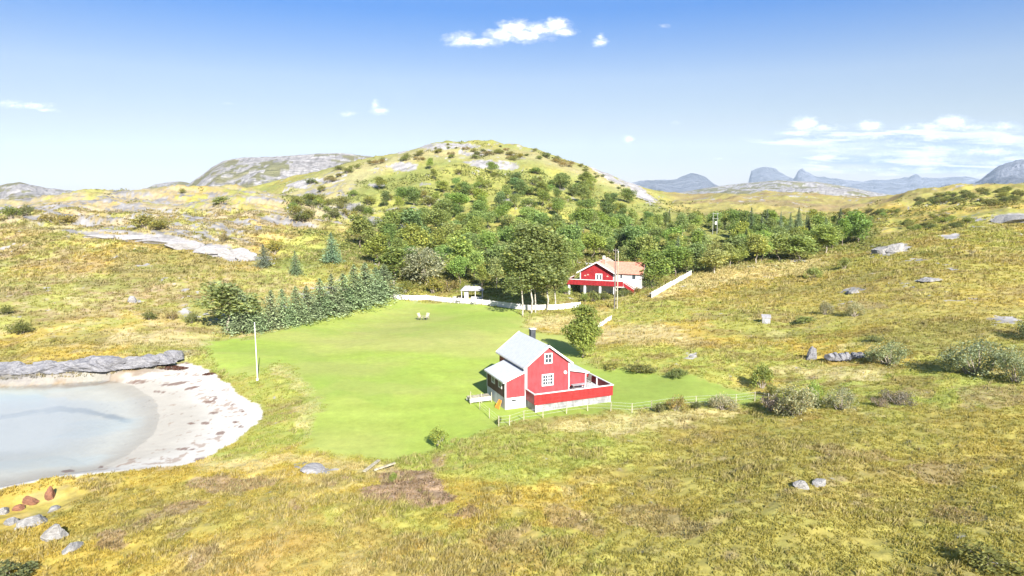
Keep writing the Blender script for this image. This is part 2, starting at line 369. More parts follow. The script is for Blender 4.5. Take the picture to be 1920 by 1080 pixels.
# ------------------------------------------------------------------ material helpers
def new_mat(name):
    m = bpy.data.materials.new(name); m.use_nodes = True
    nt = m.node_tree; nt.nodes.clear()
    return m, nt
class NT:
    def __init__(s, nt): s.nt = nt
    def n(s, t, **kw):
        nd = s.nt.nodes.new(t)
        for k, v in kw.items():
            if k.startswith('i_'):
                key = k[2:]; key = int(key) if key.isdigit() else key.replace('_', ' ')
                nd.inputs[key].default_value = v
            else: setattr(nd, k, v)
        return nd
    def l(s, a, b): s.nt.links.new(a, b)
    def math(s, op, a, b=None, c=None, clamp=False):
        nd = s.nt.nodes.new('ShaderNodeMath'); nd.operation = op; nd.use_clamp = clamp
        for i, v in enumerate((a, b, c)):
            if v is None: continue
            if isinstance(v, (int, float)): nd.inputs[i].default_value = v
            else: s.l(v, nd.inputs[i])
        return nd.outputs[0]
    def ramp(s, v, lo, hi):
        nd = s.n('ShaderNodeMapRange'); nd.interpolation_type = 'SMOOTHSTEP'
        nd.inputs[1].default_value = lo; nd.inputs[2].default_value = hi
        s.l(v, nd.inputs[0]); return nd.outputs[0]
    def noise(s, vec, scale, detail=3, rough=.55, dist=0):
        nd = s.n('ShaderNodeTexNoise'); nd.inputs['Scale'].default_value = scale
        nd.inputs['Detail'].default_value = detail; nd.inputs['Roughness'].default_value = rough
        nd.inputs['Distortion'].default_value = dist
        if vec is not None: s.l(vec, nd.inputs['Vector'])
        return nd.outputs['Fac']
    def mix(s, fac, a, b, mode='MIX'):
        nd = s.n('ShaderNodeMix'); nd.data_type = 'RGBA'; nd.blend_type = mode
        for i, v in ((0, fac), (6, a), (7, b)):
            if isinstance(v, (int, float)): nd.inputs[i].default_value = v
            elif isinstance(v, (tuple, list)): nd.inputs[i].default_value = (*v[:3], 1)
            else: s.l(v, nd.inputs[i])
        return nd.outputs[2]
def ground_material(name, rough=.95, fine=1.0, bump=.5):
    m, nt = new_mat(name); N = NT(nt)
    out = N.n('ShaderNodeOutputMaterial'); b = N.n('ShaderNodeBsdfPrincipled')
    b.inputs['Roughness'].default_value = rough; b.inputs['Specular IOR Level'].default_value = .15
    N.l(b.outputs[0], out.inputs[0])
    at = N.n('ShaderNodeVertexColor'); at.layer_name = 'Col'
    g = N.n('ShaderNodeNewGeometry'); pos = g.outputs['Position']
    f1 = N.noise(pos, 1.1, 5, .65); f2 = N.noise(pos, 4.5, 4, .6); f3 = N.noise(pos, .28, 4, .6)
    v = N.math('ADD', N.math('MULTIPLY', N.math('SUBTRACT', f1, .5), 1.5*fine), N.math('MULTIPLY', N.math('SUBTRACT', f2, .5), .9*fine))
    v = N.math('ADD', v, N.math('MULTIPLY', N.math('SUBTRACT', f3, .5), .8*fine))
    fac = N.math('ADD', 1.0, v); fac = N.math('MAXIMUM', fac, .3)
    sc = N.n('ShaderNodeVectorMath', operation='SCALE'); N.l(at.outputs['Color'], sc.inputs[0]); N.l(fac, sc.inputs[3])
    col = sc.outputs[0]
    hs = N.n('ShaderNodeHueSaturation'); N.l(col, hs.inputs['Color'])
    N.l(N.math('ADD', .5, N.math('MULTIPLY', N.math('SUBTRACT', f3, .5), .07*fine)), hs.inputs['Hue'])
    N.l(hs.outputs[0], b.inputs['Base Color'])
    bp = N.n('ShaderNodeBump'); bp.inputs['Strength'].default_value = bump; bp.inputs['Distance'].default_value = .25
    N.l(N.math('ADD', f1, N.math('MULTIPLY', f2, .4)), bp.inputs['Height']); N.l(bp.outputs[0], b.inputs['Normal'])
    return m
def rockground_material(name, scale=1.0, bumpd=.6):
    m, nt = new_mat(name); N = NT(nt)
    out = N.n('ShaderNodeOutputMaterial'); b = N.n('ShaderNodeBsdfPrincipled')
    b.inputs['Roughness'].default_value = .85; b.inputs['Specular IOR Level'].default_value = .25
    N.l(b.outputs[0], out.inputs[0])
    at = N.n('ShaderNodeVertexColor'); at.layer_name = 'Col'
    g = N.n('ShaderNodeNewGeometry'); pos = g.outputs['Position']
    mp = N.n('ShaderNodeMapping'); N.l(pos, mp.inputs[0]); mp.inputs['Scale'].default_value = (.35, 1, 1.6)
    f1 = N.noise(mp.outputs[0], .9*scale, 6, .7, .6); f2 = N.noise(pos, 3.2*scale, 4, .6)
    v = N.math('ADD', N.math('MULTIPLY', N.math('SUBTRACT', f1, .5), 1.3), N.math('MULTIPLY', N.math('SUBTRACT', f2, .5), .6))
    fac = N.math('MAXIMUM', N.math('ADD', 1.0, v), .35)
    sc = N.n('ShaderNodeVectorMath', operation='SCALE'); N.l(at.outputs['Color'], sc.inputs[0]); N.l(fac, sc.inputs[3])
    N.l(sc.outputs[0], b.inputs['Base Color'])
    bp = N.n('ShaderNodeBump'); bp.inputs['Strength'].default_value = .8; bp.inputs['Distance'].default_value = bumpd/scale
    N.l(f1, bp.inputs['Height']); N.l(bp.outputs[0], b.inputs['Normal'])
    return m

# ------------------------------------------------------------------ object helpers
def tag(o, label=None, cat=None, group=None, kind=None):
    if label: o['label'] = label
    if cat: o['category'] = cat
    if group: o['group'] = group
    if kind: o['kind'] = kind
    return o
def np_mesh(name, verts, faces, col=None, smooth=True):
    me = bpy.data.meshes.new(name)
    nv, nf = len(verts), len(faces); k = faces.shape[1]
    me.vertices.add(nv); me.vertices.foreach_set('co', np.ascontiguousarray(verts, np.float32).ravel())
    me.loops.add(nf*k); me.loops.foreach_set('vertex_index', np.ascontiguousarray(faces, np.int32).ravel())
    me.polygons.add(nf); me.polygons.foreach_set('loop_start', np.arange(0, nf*k, k, dtype=np.int32))
    me.polygons.foreach_set('loop_total', np.full(nf, k, np.int32))
    me.update(calc_edges=True)
    if smooth: me.polygons.foreach_set('use_smooth', np.ones(nf, bool))
    if col is not None:
        ca = me.color_attributes.new('Col', 'FLOAT_COLOR', 'POINT')
        c4 = np.ones((nv, 4), np.float32); c4[:, :3] = col
        ca.data.foreach_set('color', c4.ravel())
    return me
def add_obj(name, me, mat=None, parent=None, loc=None, rz=0):
    o = bpy.data.objects.new(name, me); COL.objects.link(o)
    if mat is not None: me.materials.append(mat)
    if parent is not None: o.parent = parent
    if loc is not None: o.location = loc
    if rz: o.rotation_euler = (0, 0, rz)
    return o

# ------------------------------------------------------------------ the ground sheet, cut into its kinds of surface
_u = np.linspace(R(-52), R(50), 1020)
_r = [20.0]
while _r[-1] < 17000:
    r = _r[-1]
    _r.append(r*(1 + (.0036 if r < 250 else .005 if r < 700 else .010 if r < 4000 else .008)))
_r = np.array(_r)
TH, RR = np.meshgrid(_u, _r); gx = (RR*np.sin(TH)).ravel(); gy = (RR*np.cos(TH)).ravel()
gz = height(gx, gy)
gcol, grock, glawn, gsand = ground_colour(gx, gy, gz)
nu, nr = len(_u), len(_r)
ii = (np.arange(nr-1)[:,None]*nu + np.arange(nu-1)[None]).ravel()
quads = np.stack([ii, ii+1, ii+1+nu, ii+nu], 1)
V = np.stack([gx, gy, gz], 1)
fc = quads[:,0]
reg = np.zeros(len(quads), int)                       # 0 ground
fy_ = gy[fc]; fx_ = gx[fc]
reg[glawn[fc] > .5] = 1
reg[gsand[fc] > .5] = 2
mid = np.abs(poly_sd([(x_, y_) for x_, y_, _ in [P(530,360,330),P(500,350,800),P(1260,378,800),P(1260,378,330),P(1000,450,262),P(760,440,262)]], fx_, fy_))
inhill = poly_sd([P(a,b,c)[:2] for a,b,c in [(520,360,310),(500,350,690),(1250,378,690),(1250,378,400),(1180,430,300),(760,430,275)]], fx_, fy_) > 0
reg[(reg == 0) & inhill] = 3
leftback = (fy_ > 560)
reg[(reg == 0) & leftback] = 4
reg[fy_ > 4700] = 5
M_GROUND = ground_material('heath_ground', fine=.50, bump=.30); M_LAWN = ground_material('mown_grass', fine=.30, bump=.15)
M_SAND = ground_material('shell_sand', fine=.12, bump=.15); M_FARHILL = rockground_material('weathered_hill', .12, 2.0)
M_HILL = ground_material('hill_heath', fine=.7); M_MTN = rockground_material('bare_mountain', .006, 30)
for k, nm, mt in ((0,'ground',M_GROUND),(1,'lawn',M_LAWN),(2,'beach',M_SAND),(3,'hill',M_HILL),(4,'far_hills',M_FARHILL),(5,'mountains',M_MTN)):
    q = quads[reg == k]
    if k == 5:   # only what rises above the low land
        q = q[(V[q][:,:,2].max(1) > -40)]
    used, inv = np.unique(q, return_inverse=True)
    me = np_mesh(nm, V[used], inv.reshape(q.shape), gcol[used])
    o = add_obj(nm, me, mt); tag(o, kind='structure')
    if k == 5: bpy.context.view_layer.update()
# the sea: one sheet from the bay to the horizon
def water_material():
    m, nt = new_mat('clear_shallow_water'); N = NT(nt)
    out = N.n('ShaderNodeOutputMaterial')
    tr = N.n('ShaderNodeBsdfTransparent'); tr.inputs[0].default_value = (.985,.985,.975,1)
    gl = N.n('ShaderNodeBsdfGlossy'); gl.inputs['Roughness'].default_value = .04; gl.inputs[0].default_value = (1,1,1,1)
    df = N.n('ShaderNodeBsdfDiffuse'); df.inputs[0].default_value = (.53,.55,.52,1)
    fr = N.n('ShaderNodeFresnel'); fr.inputs[0].default_value = 1.33
    g = N.n('ShaderNodeNewGeometry')
    mp = N.n('ShaderNodeMapping'); N.l(g.outputs['Position'], mp.inputs[0]); mp.inputs['Scale'].default_value = (.6, 1.4, 1)
    bp = N.n('ShaderNodeBump'); bp.inputs['Strength'].default_value = .12; bp.inputs['Distance'].default_value = .05
    N.l(N.noise(mp.outputs[0], 1.6, 4, .6), bp.inputs['Height'])
    N.l(bp.outputs[0], gl.inputs['Normal']); N.l(bp.outputs[0], fr.inputs['Normal'])
    m1 = N.n('ShaderNodeMixShader'); at = N.n('ShaderNodeVertexColor'); at.layer_name = 'Col'; dp = N.n('ShaderNodeSeparateColor'); N.l(at.outputs['Color'], dp.inputs[0]); N.l(N.math('MULTIPLY', dp.outputs[0], .42), m1.inputs[0])
    N.l(tr.outputs[0], m1.inputs[1]); N.l(df.outputs[0], m1.inputs[2])
    m2 = N.n('ShaderNodeMixShader'); N.l(N.math('MULTIPLY', N.math('MULTIPLY', fr.outputs[0], .7), N.math('ADD', .25, N.math('MULTIPLY', dp.outputs[0], .75))), m2.inputs[0]); N.l(m1.outputs[0], m2.inputs[1]); N.l(gl.outputs[0], m2.inputs[2])
    N.l(m2.outputs[0], out.inputs[0])
    return m
_wr = np.concatenate([np.linspace(40, 130, 260), np.geomspace(131, 16500, 50)]); _wt = np.linspace(R(-52), R(50), 420)
TW, RW = np.meshgrid(_wt, _wr); wx_ = (RW*np.sin(TW)).ravel(); wy_ = (RW*np.cos(TW)).ravel()
dep_ = np.clip((WL - height(wx_, wy_))/1.1, 0, 1)
wv = np.stack([wx_, wy_, np.full(len(wx_), WL)], 1); nw, mw = len(_wt), len(_wr)
wi = (np.arange(mw-1)[:,None]*nw + np.arange(nw-1)[None]).ravel()
wo = add_obj('water', np_mesh('water', wv, np.stack([wi, wi+1, wi+nw+1, wi+nw], 1), np.repeat(dep_[:,None], 3, 1)), water_material()); tag(wo, kind='structure')
# ------------------------------------------------------------------ sun and sky
SUN_EL = 31.0; SUN_AZ = 161.0        # clockwise from +Y
sd = bpy.data.lights.new('sun', 'SUN'); sd.energy = 5.0; sd.angle = R(.5); sd.color = (1.0, .955, .88)
so = bpy.data.objects.new('sun', sd); COL.objects.link(so)
sdir = Vector((math.sin(R(SUN_AZ))*math.cos(R(SUN_EL)), math.cos(R(SUN_AZ))*math.cos(R(SUN_EL)), math.sin(R(SUN_EL))))
so.rotation_euler = sdir.to_track_quat('Z', 'Y').to_euler(); so.location = (0, -50, 120)
W = bpy.data.worlds.new('World'); scene.world = W; W.use_nodes = True
nt = W.node_tree; nt.nodes.clear(); N = NT(nt)
wout = N.n('ShaderNodeOutputWorld'); bg = N.n('ShaderNodeBackground'); bg.inputs[1].default_value = .051
N.l(bg.outputs[0], wout.inputs[0])
sky = N.n('ShaderNodeTexSky'); sky.sky_type = 'NISHITA'; sky.sun_disc = False
sky.sun_elevation = R(SUN_EL); sky.sun_rotation = R(SUN_AZ); sky.altitude = 10; sky.air_density = 1.0; sky.dust_density = .3; sky.ozone_density = 2.0
tc = N.n('ShaderNodeTexCoord'); sep = N.n('ShaderNodeSeparateXYZ'); N.l(tc.outputs['Generated'], sep.inputs[0])
ysafe = N.math('MAXIMUM', sep.outputs[1], .02)
cu = N.math('DIVIDE', sep.outputs[0], ysafe); cv = N.math('DIVIDE', sep.outputs[2], ysafe)
front = N.ramp(sep.outputs[1], .05, .15)
comb = N.n('ShaderNodeCombineXYZ'); N.l(cu, comb.inputs[0]); N.l(cv, comb.inputs[1])
mpc = N.n('ShaderNodeMapping'); N.l(comb.outputs[0], mpc.inputs[0]); mpc.inputs['Scale'].default_value = (1, 2.0, 1)
nA = N.noise(mpc.outputs[0], 34, 6, .62, .3); nB = N.noise(mpc.outputs[0], 110, 5, .65)
mpv = N.n('ShaderNodeMapping'); N.l(comb.outputs[0], mpv.inputs[0]); mpv.inputs['Scale'].default_value = (5, 42, 1); nV = N.noise(mpv.outputs[0], 1.6, 6, .62, .4); nW = N.n('ShaderNodeTexNoise'); nW.inputs['Scale'].default_value = 26; nW.inputs['Detail'].default_value = 4; N.l(comb.outputs[0], nW.inputs['Vector'])
# clouds: (px, py, rx, ry, weight) directions read off the photo
CLOUDS = [(866,74,36,13,1.15),(905,78,44,9,1.15),(940,66,34,13,1.15),(966,52,30,16,1.2),(990,66,46,13,1.2),(1015,56,34,14,1.2),(1042,47,28,13,1.2),(1058,60,28,8,1.1),(1124,80,17,8,1.0),(1126,70,8,10,.8),(45,198,62,7,1.0),(10,193,40,6,.9),(90,206,26,5,.8),(712,208,20,7,1.0),(704,196,9,10,.9),(655,214,18,6,.9),
 (427,194,14,5,.75),(1178,262,13,8,1.0),(1270,231,15,6,.75),(1245,49,16,5,.7),(1134,231,10,6,.65),(484,235,14,5,.6),
 (1508,232,26,12,1.25),(1545,240,30,8,1.0),(1632,235,24,10,1.25),(1700,238,22,8,.9),(1745,238,34,8,1.0),(1788,230,36,13,1.25),(1830,238,50,9,1.0),(1890,238,50,10,.9),
 (1490,250,60,6,.85),(1600,256,120,8,.8),(1760,256,130,9,.85),(1880,262,90,10,.9),(1560,272,70,7,.7),(1680,270,90,7,.7),(1850,284,110,10,.9),(1780,276,60,7,.9),
 (1480,288,70,5,.55),(1640,288,110,8,.8),(1740,300,130,8,.8),(1880,306,80,8,.8),(1530,305,80,6,.6),(1650,318,150,6,.7),(1790,322,130,7,.75),(1340,298,60,4,.55),(1385,285,34,4,.5),(1430,262,40,4,.5),(2000,270,100,24,.9),
 (2500,200,200,40,.9),(-500,180,160,24,.8),(-900,260,240,30,.8)]
dens = None; grad = None
for (px, py, rx, ry, w) in CLOUDS:
    u0 = (px-960)/(F*CP+(540-py)*SP); v0 = slope(py)
    vm = N.n('ShaderNodeMapping'); vm.vector_type = 'POINT'
    N.l(comb.outputs[0], vm.inputs[0])
    sx, sy = 1275.0/rx, 1275.0/ry
    vm.inputs['Scale'].default_value = (sx, sy, 0); vm.inputs['Location'].default_value = (-u0*sx, -v0*sy, 0)
    ln = N.n('ShaderNodeVectorMath', operation='LENGTH'); N.l(vm.outputs[0], ln.inputs[0])
    d = N.math('MULTIPLY', N.math('SUBTRACT', 1.0, N.math('MULTIPLY', ln.outputs['Value'], .55)), w + .05)
    dens = d if dens is None else N.math('SMOOTH_MAX', dens, d, .08)
raw = N.math('ADD', dens, N.math('ADD', N.math('MULTIPLY', N.math('SUBTRACT', nA, .5), 1.15), N.math('MULTIPLY', N.math('SUBTRACT', nB, .5), .8)))
cover = N.math('MULTIPLY', N.ramp(raw, .38, 1.0), front)
thick = N.ramp(raw, .60, 1.15)
shade = N.math('MULTIPLY', N.ramp(raw, 1.12, .72), N.ramp(nW.outputs[0], .30, .55))
cloudc = N.mix(shade, (9.0, 9.0, 9.2), (4.6, 5.2, 6.5))

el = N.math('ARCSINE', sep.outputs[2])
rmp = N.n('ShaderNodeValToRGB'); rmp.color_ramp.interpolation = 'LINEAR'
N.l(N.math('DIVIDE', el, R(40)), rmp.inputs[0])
SKYR = [(0.0,(.55,.50,.53)),(.065,(.50,.45,.47)),(.13,(.57,.49,.46)),(.2225,(.60,.57,.62)),(.3525,(.10,.40,.78)),(.62,(.50,.80,1.2)),(1.0,(1.5,1.5,1.5))]  # upper stops brighten the unseen sky overhead as added fill light
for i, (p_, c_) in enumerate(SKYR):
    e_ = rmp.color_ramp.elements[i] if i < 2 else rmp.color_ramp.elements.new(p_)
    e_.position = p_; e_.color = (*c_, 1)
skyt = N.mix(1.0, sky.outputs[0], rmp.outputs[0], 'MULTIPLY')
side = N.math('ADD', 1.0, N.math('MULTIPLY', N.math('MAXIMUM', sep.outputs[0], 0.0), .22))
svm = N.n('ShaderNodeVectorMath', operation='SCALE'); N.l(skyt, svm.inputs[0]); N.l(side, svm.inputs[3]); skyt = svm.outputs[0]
veil = None
for (px, py, rx, ry) in [(1690,256,210,13),(1800,270,190,24),(1640,300,170,16),(1760,312,210,16),(1540,262,110,9),(1900,290,160,30)]:
    u0 = (px-960)/(F*CP+(540-py)*SP); v0 = slope(py)
    vm = N.n('ShaderNodeMapping'); N.l(comb.outputs[0], vm.inputs[0]); sx, sy = 1275.0/rx, 1275.0/ry
    vm.inputs['Scale'].default_value = (sx, sy, 0); vm.inputs['Location'].default_value = (-u0*sx, -v0*sy, 0)
    ln = N.n('ShaderNodeVectorMath', operation='LENGTH'); N.l(vm.outputs[0], ln.inputs[0]); d = N.math('SUBTRACT', 1.0, N.math('MULTIPLY', ln.outputs['Value'], .6))
    veil = d if veil is None else N.math('SMOOTH_MAX', veil, d, .1)
vraw = N.math('ADD', veil, N.math('MULTIPLY', N.math('SUBTRACT', nV, .5), 1.9))
vcol = N.mix(N.ramp(nV, .45, .60), (1.4, 2.1, 4.2), (7.4, 7.4, 8.0))
skyt = N.mix(N.math('MULTIPLY', N.math('MULTIPLY', N.ramp(vraw, .25, .75), front), .85), skyt, vcol)
fin = N.mix(N.math('MULTIPLY', cover, .9), skyt, cloudc)
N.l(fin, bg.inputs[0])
vs = scene.view_settings; vs.view_transform = 'Standard'; vs.look = 'None'; vs.gamma = 1; vs.exposure = 1.67
scene.render.engine = 'CYCLES'
scene.cycles.max_bounces = 6; scene.cycles.diffuse_bounces = 2; scene.cycles.transparent_max_bounces = 8
scene.cycles.volume_bounces = 0
# ------------------------------------------------------------------ the air
def make_haze():
    bmh = bmesh.new(); bmesh.ops.create_cube(bmh, size=1)
    for v in bmh.verts: v.co = Vector((v.co.x*34000, 8250 + v.co.y*17500, v.co.z))
    for v in bmh.verts: v.co.z = -21 if v.co.z < 0 else 1150
    me = bpy.data.meshes.new('haze'); bmh.to_mesh(me); bmh.free()
    m, nt = new_mat('air_haze'); N = NT(nt)
    out = N.n('ShaderNodeOutputMaterial'); pv = N.n('ShaderNodeVolumePrincipled')
    pv.inputs['Color'].default_value = (.62,.77,.96,1); pv.inputs['Density'].default_value = 4.0e-5; pv.inputs['Anisotropy'].default_value = -.1
    N.l(pv.outputs[0], out.inputs['Volume'])
    o = add_obj('haze', me, m); tag(o, kind='stuff')
    return o
make_haze()
# ------------------------------------------------------------------ foliage
def leaf_material(name, tint=(1,1,1), transl=.45):
    m, nt = new_mat(name); N = NT(nt)
    out = N.n('ShaderNodeOutputMaterial')
    at = N.n('ShaderNodeVertexColor'); at.layer_name = 'Col'
    oi = N.n('ShaderNodeObjectInfo')
    c = N.mix(1.0, at.outputs['Color'], oi.outputs['Color'], 'MULTIPLY')
    c = N.mix(1.0, c, tint, 'MULTIPLY')
    df = N.n('ShaderNodeBsdfPrincipled'); df.inputs['Roughness'].default_value = .6; df.inputs['Specular IOR Level'].default_value = .25
    N.l(c, df.inputs['Base Color'])
    tl = N.n('ShaderNodeBsdfTranslucent'); N.l(N.mix(1.0, c, (1.3,1.25,.6), 'MULTIPLY'), tl.inputs[0])
    mx = N.n('ShaderNodeMixShader'); mx.inputs[0].default_value = transl
    N.l(df.outputs[0], mx.inputs[1]); N.l(tl.outputs[0], mx.inputs[2]); N.l(mx.outputs[0], out.inputs[0])
    return m
def bark_material(name, c1, c2, sc=6):
    m, nt = new_mat(name); N = NT(nt)
    out = N.n('ShaderNodeOutputMaterial'); b = N.n('ShaderNodeBsdfPrincipled'); b.inputs['Roughness'].default_value = .9
    tc = N.n('ShaderNodeTexCoord')
    mp = N.n('ShaderNodeMapping'); N.l(tc.outputs['Object'], mp.inputs[0]); mp.inputs['Scale'].default_value = (1, 1, .4)
    N.l(N.mix(N.ramp(N.noise(mp.outputs[0], sc, 4), .4, .62), c1, c2), b.inputs['Base Color']); N.l(b.outputs[0], out.inputs[0])
    return m
M_LEAF = leaf_material('leaf'); M_NEEDLE = leaf_material('needle', transl=.12)
M_BARK = bark_material('bark', (.20,.16,.12), (.09,.07,.055)); M_PALEBARK = bark_material('pale_bark', (.36,.33,.27), (.17,.15,.12))
M_GREYBARK = bark_material('grey_bark', (.30,.26,.21), (.17,.14,.11))
def leaf_quads(cen, size, col, rng, up=.35, aspect=.6, droop=None):
    n = len(cen)
    nrm = rng.normal(size=(n,3)); nrm[:,2] = np.abs(nrm[:,2]) + up; nrm /= np.linalg.norm(nrm, axis=1)[:,None]
    t = rng.normal(size=(n,3)) if droop is None else droop
    t = t - nrm*(t*nrm).sum(1)[:,None]; t /= np.linalg.norm(t, axis=1)[:,None] + 1e-9
    b = np.cross(nrm, t)
    s = (size*(.6+.8*rng.random(n)))[:,None]
    v = np.stack([cen - t*s*.5, cen + b*s*aspect*.5, cen + t*s*.5, cen - b*s*aspect*.5], 1).reshape(-1, 3)
    f = np.arange(4*n).reshape(n, 4)
    return v, f, np.repeat(col, 4, 0)
def limb_mesh(segs, sides=6):
    V_, F_ = [], []
    for (a, b, ra, rb) in segs:
        a = np.array(a, float); b = np.array(b, float); d = b-a; L = np.linalg.norm(d); d /= L + 1e-9
        ref = np.array([0,0,1.]) if abs(d[2]) < .9 else np.array([1.,0,0])
        u = np.cross(d, ref); u /= np.linalg.norm(u); w = np.cross(d, u); o = len(V_)
        for c, r in ((a, ra), (b, rb)):
            for k in range(sides):
                t = 2*math.pi*k/sides; V_.append(c + r*(u*math.cos(t) + w*math.sin(t)))
        for k in range(sides):
            k2 = (k+1) % sides; F_.append((o+k, o+k2, o+sides+k2, o+sides+k))
    return np.array(V_), np.array(F_)
def broad_crown(seed, h, w, base, nleaf, size, hue, nl=9, dens=.55, flat=1.0):
    rng = np.random.default_rng(seed)
    lobes = []
    for k in range(nl):
        t = rng.random()**.8; zz = base + (h-base)*(.12 + .80*t)
        rad = w*.5*math.sin(math.pi*min(max((zz-base)/(h-base)*.82+.12, 0), 1))**.7
        a = k*2.4 + rng.random(); rr = rad*.62*math.sqrt(rng.random())
        lr = w*(.20+.13*rng.random())
        lobes.append((math.cos(a)*rr, math.sin(a)*rr, min(zz, h-lr*.75), lr, lr*(.75+.3*rng.random())*flat))
    lobes.append((0, 0, h-w*.2, w*.2, w*.2*flat)); lobes.append((0,0,(h+base)/2,w*.33,(h-base)*.42))
    lb = np.array(lobes)
    wt = lb[:,3]**2; wt /= wt.sum(); idx = rng.choice(len(lb), nleaf, p=wt)
    d = rng.normal(size=(nleaf,3)); d /= np.linalg.norm(d, axis=1)[:,None]
    r = rng.random(nleaf)**(1-dens)
    L = lb[idx]
    c = L[:,:3] + d*r[:,None]*np.stack([L[:,3], L[:,3], L[:,4]], 1)
    n3 = fbm(c[:,0]+seed*3, c[:,1]+c[:,2]*1.3, w*.16, 3, seed % 8)
    keep = n3 > -.28
    c = c[keep]; idx = idx[keep]
    lobe_b = .82 + .4*rng.random(len(lb))
    hue = np.array(hue)
    base_c = hue[None]*lobe_b[idx][:,None]*(.72+.56*rng.random(len(c)))[:,None]
    warm = rng.random(len(c)) < .10
    base_c[warm] *= np.array([1.35,1.15,.9])
    return leaf_quads(c, np.full(len(c), size), base_c, rng), lb
def broad_tree_meshes(name, seed, h, w, base, nleaf, size, hue, trunk=.13, nl=9, lean=0):
    (v, f, c), lb = broad_crown(seed, h, w, base, nleaf, size, hue, nl)
    crown = np_mesh(name + '_crown', v, f, c, smooth=False)
    rng = np.random.default_rng(seed+100)
    segs = []; p = np.array([0,0,-.4]); r = trunk; top = h*.86
    n = 6
    for k in range(n):
        q = np.array([rng.normal()*.12*w*.3, rng.normal()*.12*w*.3, top*(k+1)/n]); segs.append((p, q, r, r*.78)); p = q; r *= .78
    for L in lb[:9]:
        z0 = max(base*.7, L[2]-w*.35); segs.append(((0,0,z0), tuple(L[:3]), trunk*.38, trunk*.10))
    tv, tf = limb_mesh(segs)
    return crown, np_mesh(name + '_trunk', tv, tf)
def spruce_meshes(name, seed, h, w, hue, nb=190, tip=.22, ragged=.2):
    rng = np.random.default_rng(seed); cen, dr, sz, col = [], [], [], []
    hue = np.array(hue)
    for k in range(nb):
        t = (k+.5)/nb; z = h*(.04+.94*t); rad = w*.5*(1-t)**.85*(1+ragged*rng.normal())+.10
        a = k*2.39996 + rng.normal()*.3; nq = max(6, int(34*(1-t)+6)); bb = .75+.5*rng.random()
        for j in range(nq):
            s = (j+.6)/nq
            x, y = math.cos(a)*rad*s, math.sin(a)*rad*s; zz = z + .10*rad*s - .32*rad*s*s + rng.normal()*.04
            spread = rad*.26*(1-s*.65)
            cen.append((x + rng.normal()*spread, y + rng.normal()*spread, zz + rng.normal()*.05))
            dr.append((math.cos(a)+rng.normal()*.5, math.sin(a)+rng.normal()*.5, -.1)); sz.append(.22+.08*(1-t))
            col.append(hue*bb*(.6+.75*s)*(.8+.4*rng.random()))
    cen = np.array(cen)
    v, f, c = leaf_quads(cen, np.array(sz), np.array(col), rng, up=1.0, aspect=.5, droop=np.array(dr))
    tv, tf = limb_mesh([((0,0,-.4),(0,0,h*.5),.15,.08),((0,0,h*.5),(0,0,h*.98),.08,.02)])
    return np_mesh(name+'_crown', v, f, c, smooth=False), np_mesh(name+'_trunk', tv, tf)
def shrub_meshes(name, seed, h, w, nleaf, size, hue, nl=8, stems=9):
    rng = np.random.default_rng(seed); lb = []
    for k in range(nl):
        a = k*2.4+rng.random(); rr = w*.5*math.sqrt(rng.random())*.75; lr = w*(.16+.12*rng.random())
        lb.append((math.cos(a)*rr, math.sin(a)*rr, h*(.30+.42*rng.random())*(1-.4*(rr/(w*.5))), lr, h*(.24+.14*rng.random())))
    lb.append((0,0,h*.62,w*.24,h*.36)); lb = np.array(lb)
    idx = rng.integers(0, len(lb), nleaf); d = rng.normal(size=(nleaf,3)); d /= np.linalg.norm(d, axis=1)[:,None]
    L = lb[idx]; c = L[:,:3] + d*(rng.random(nleaf)**.42)[:,None]*np.stack([L[:,3], L[:,3], L[:,4]], 1)
    c = c[(c[:,2] > .02) & (fbm(c[:,0]+seed, c[:,1]+c[:,2], w*.15, 3, seed % 8) > -.2)]
    hue = np.array(hue); cc = hue[None]*(.6+.8*rng.random(len(c)))[:,None]
    cc[rng.random(len(c)) < .08] *= np.array([1.8,1.4,.9])
    v, f, c4 = leaf_quads(c, np.full(len(c), size), cc, rng)
    segs = [((rng.normal()*w*.04, rng.normal()*w*.04, -.25), tuple(lb[k % len(lb)][:3]*np.array([1,1,1.15])), .045, .012) for k in range(stems)]
    tv, tf = limb_mesh(segs, 5)
    return np_mesh(name+'_foliage', v, f, c4, smooth=False), np_mesh(name+'_stems', tv, tf)

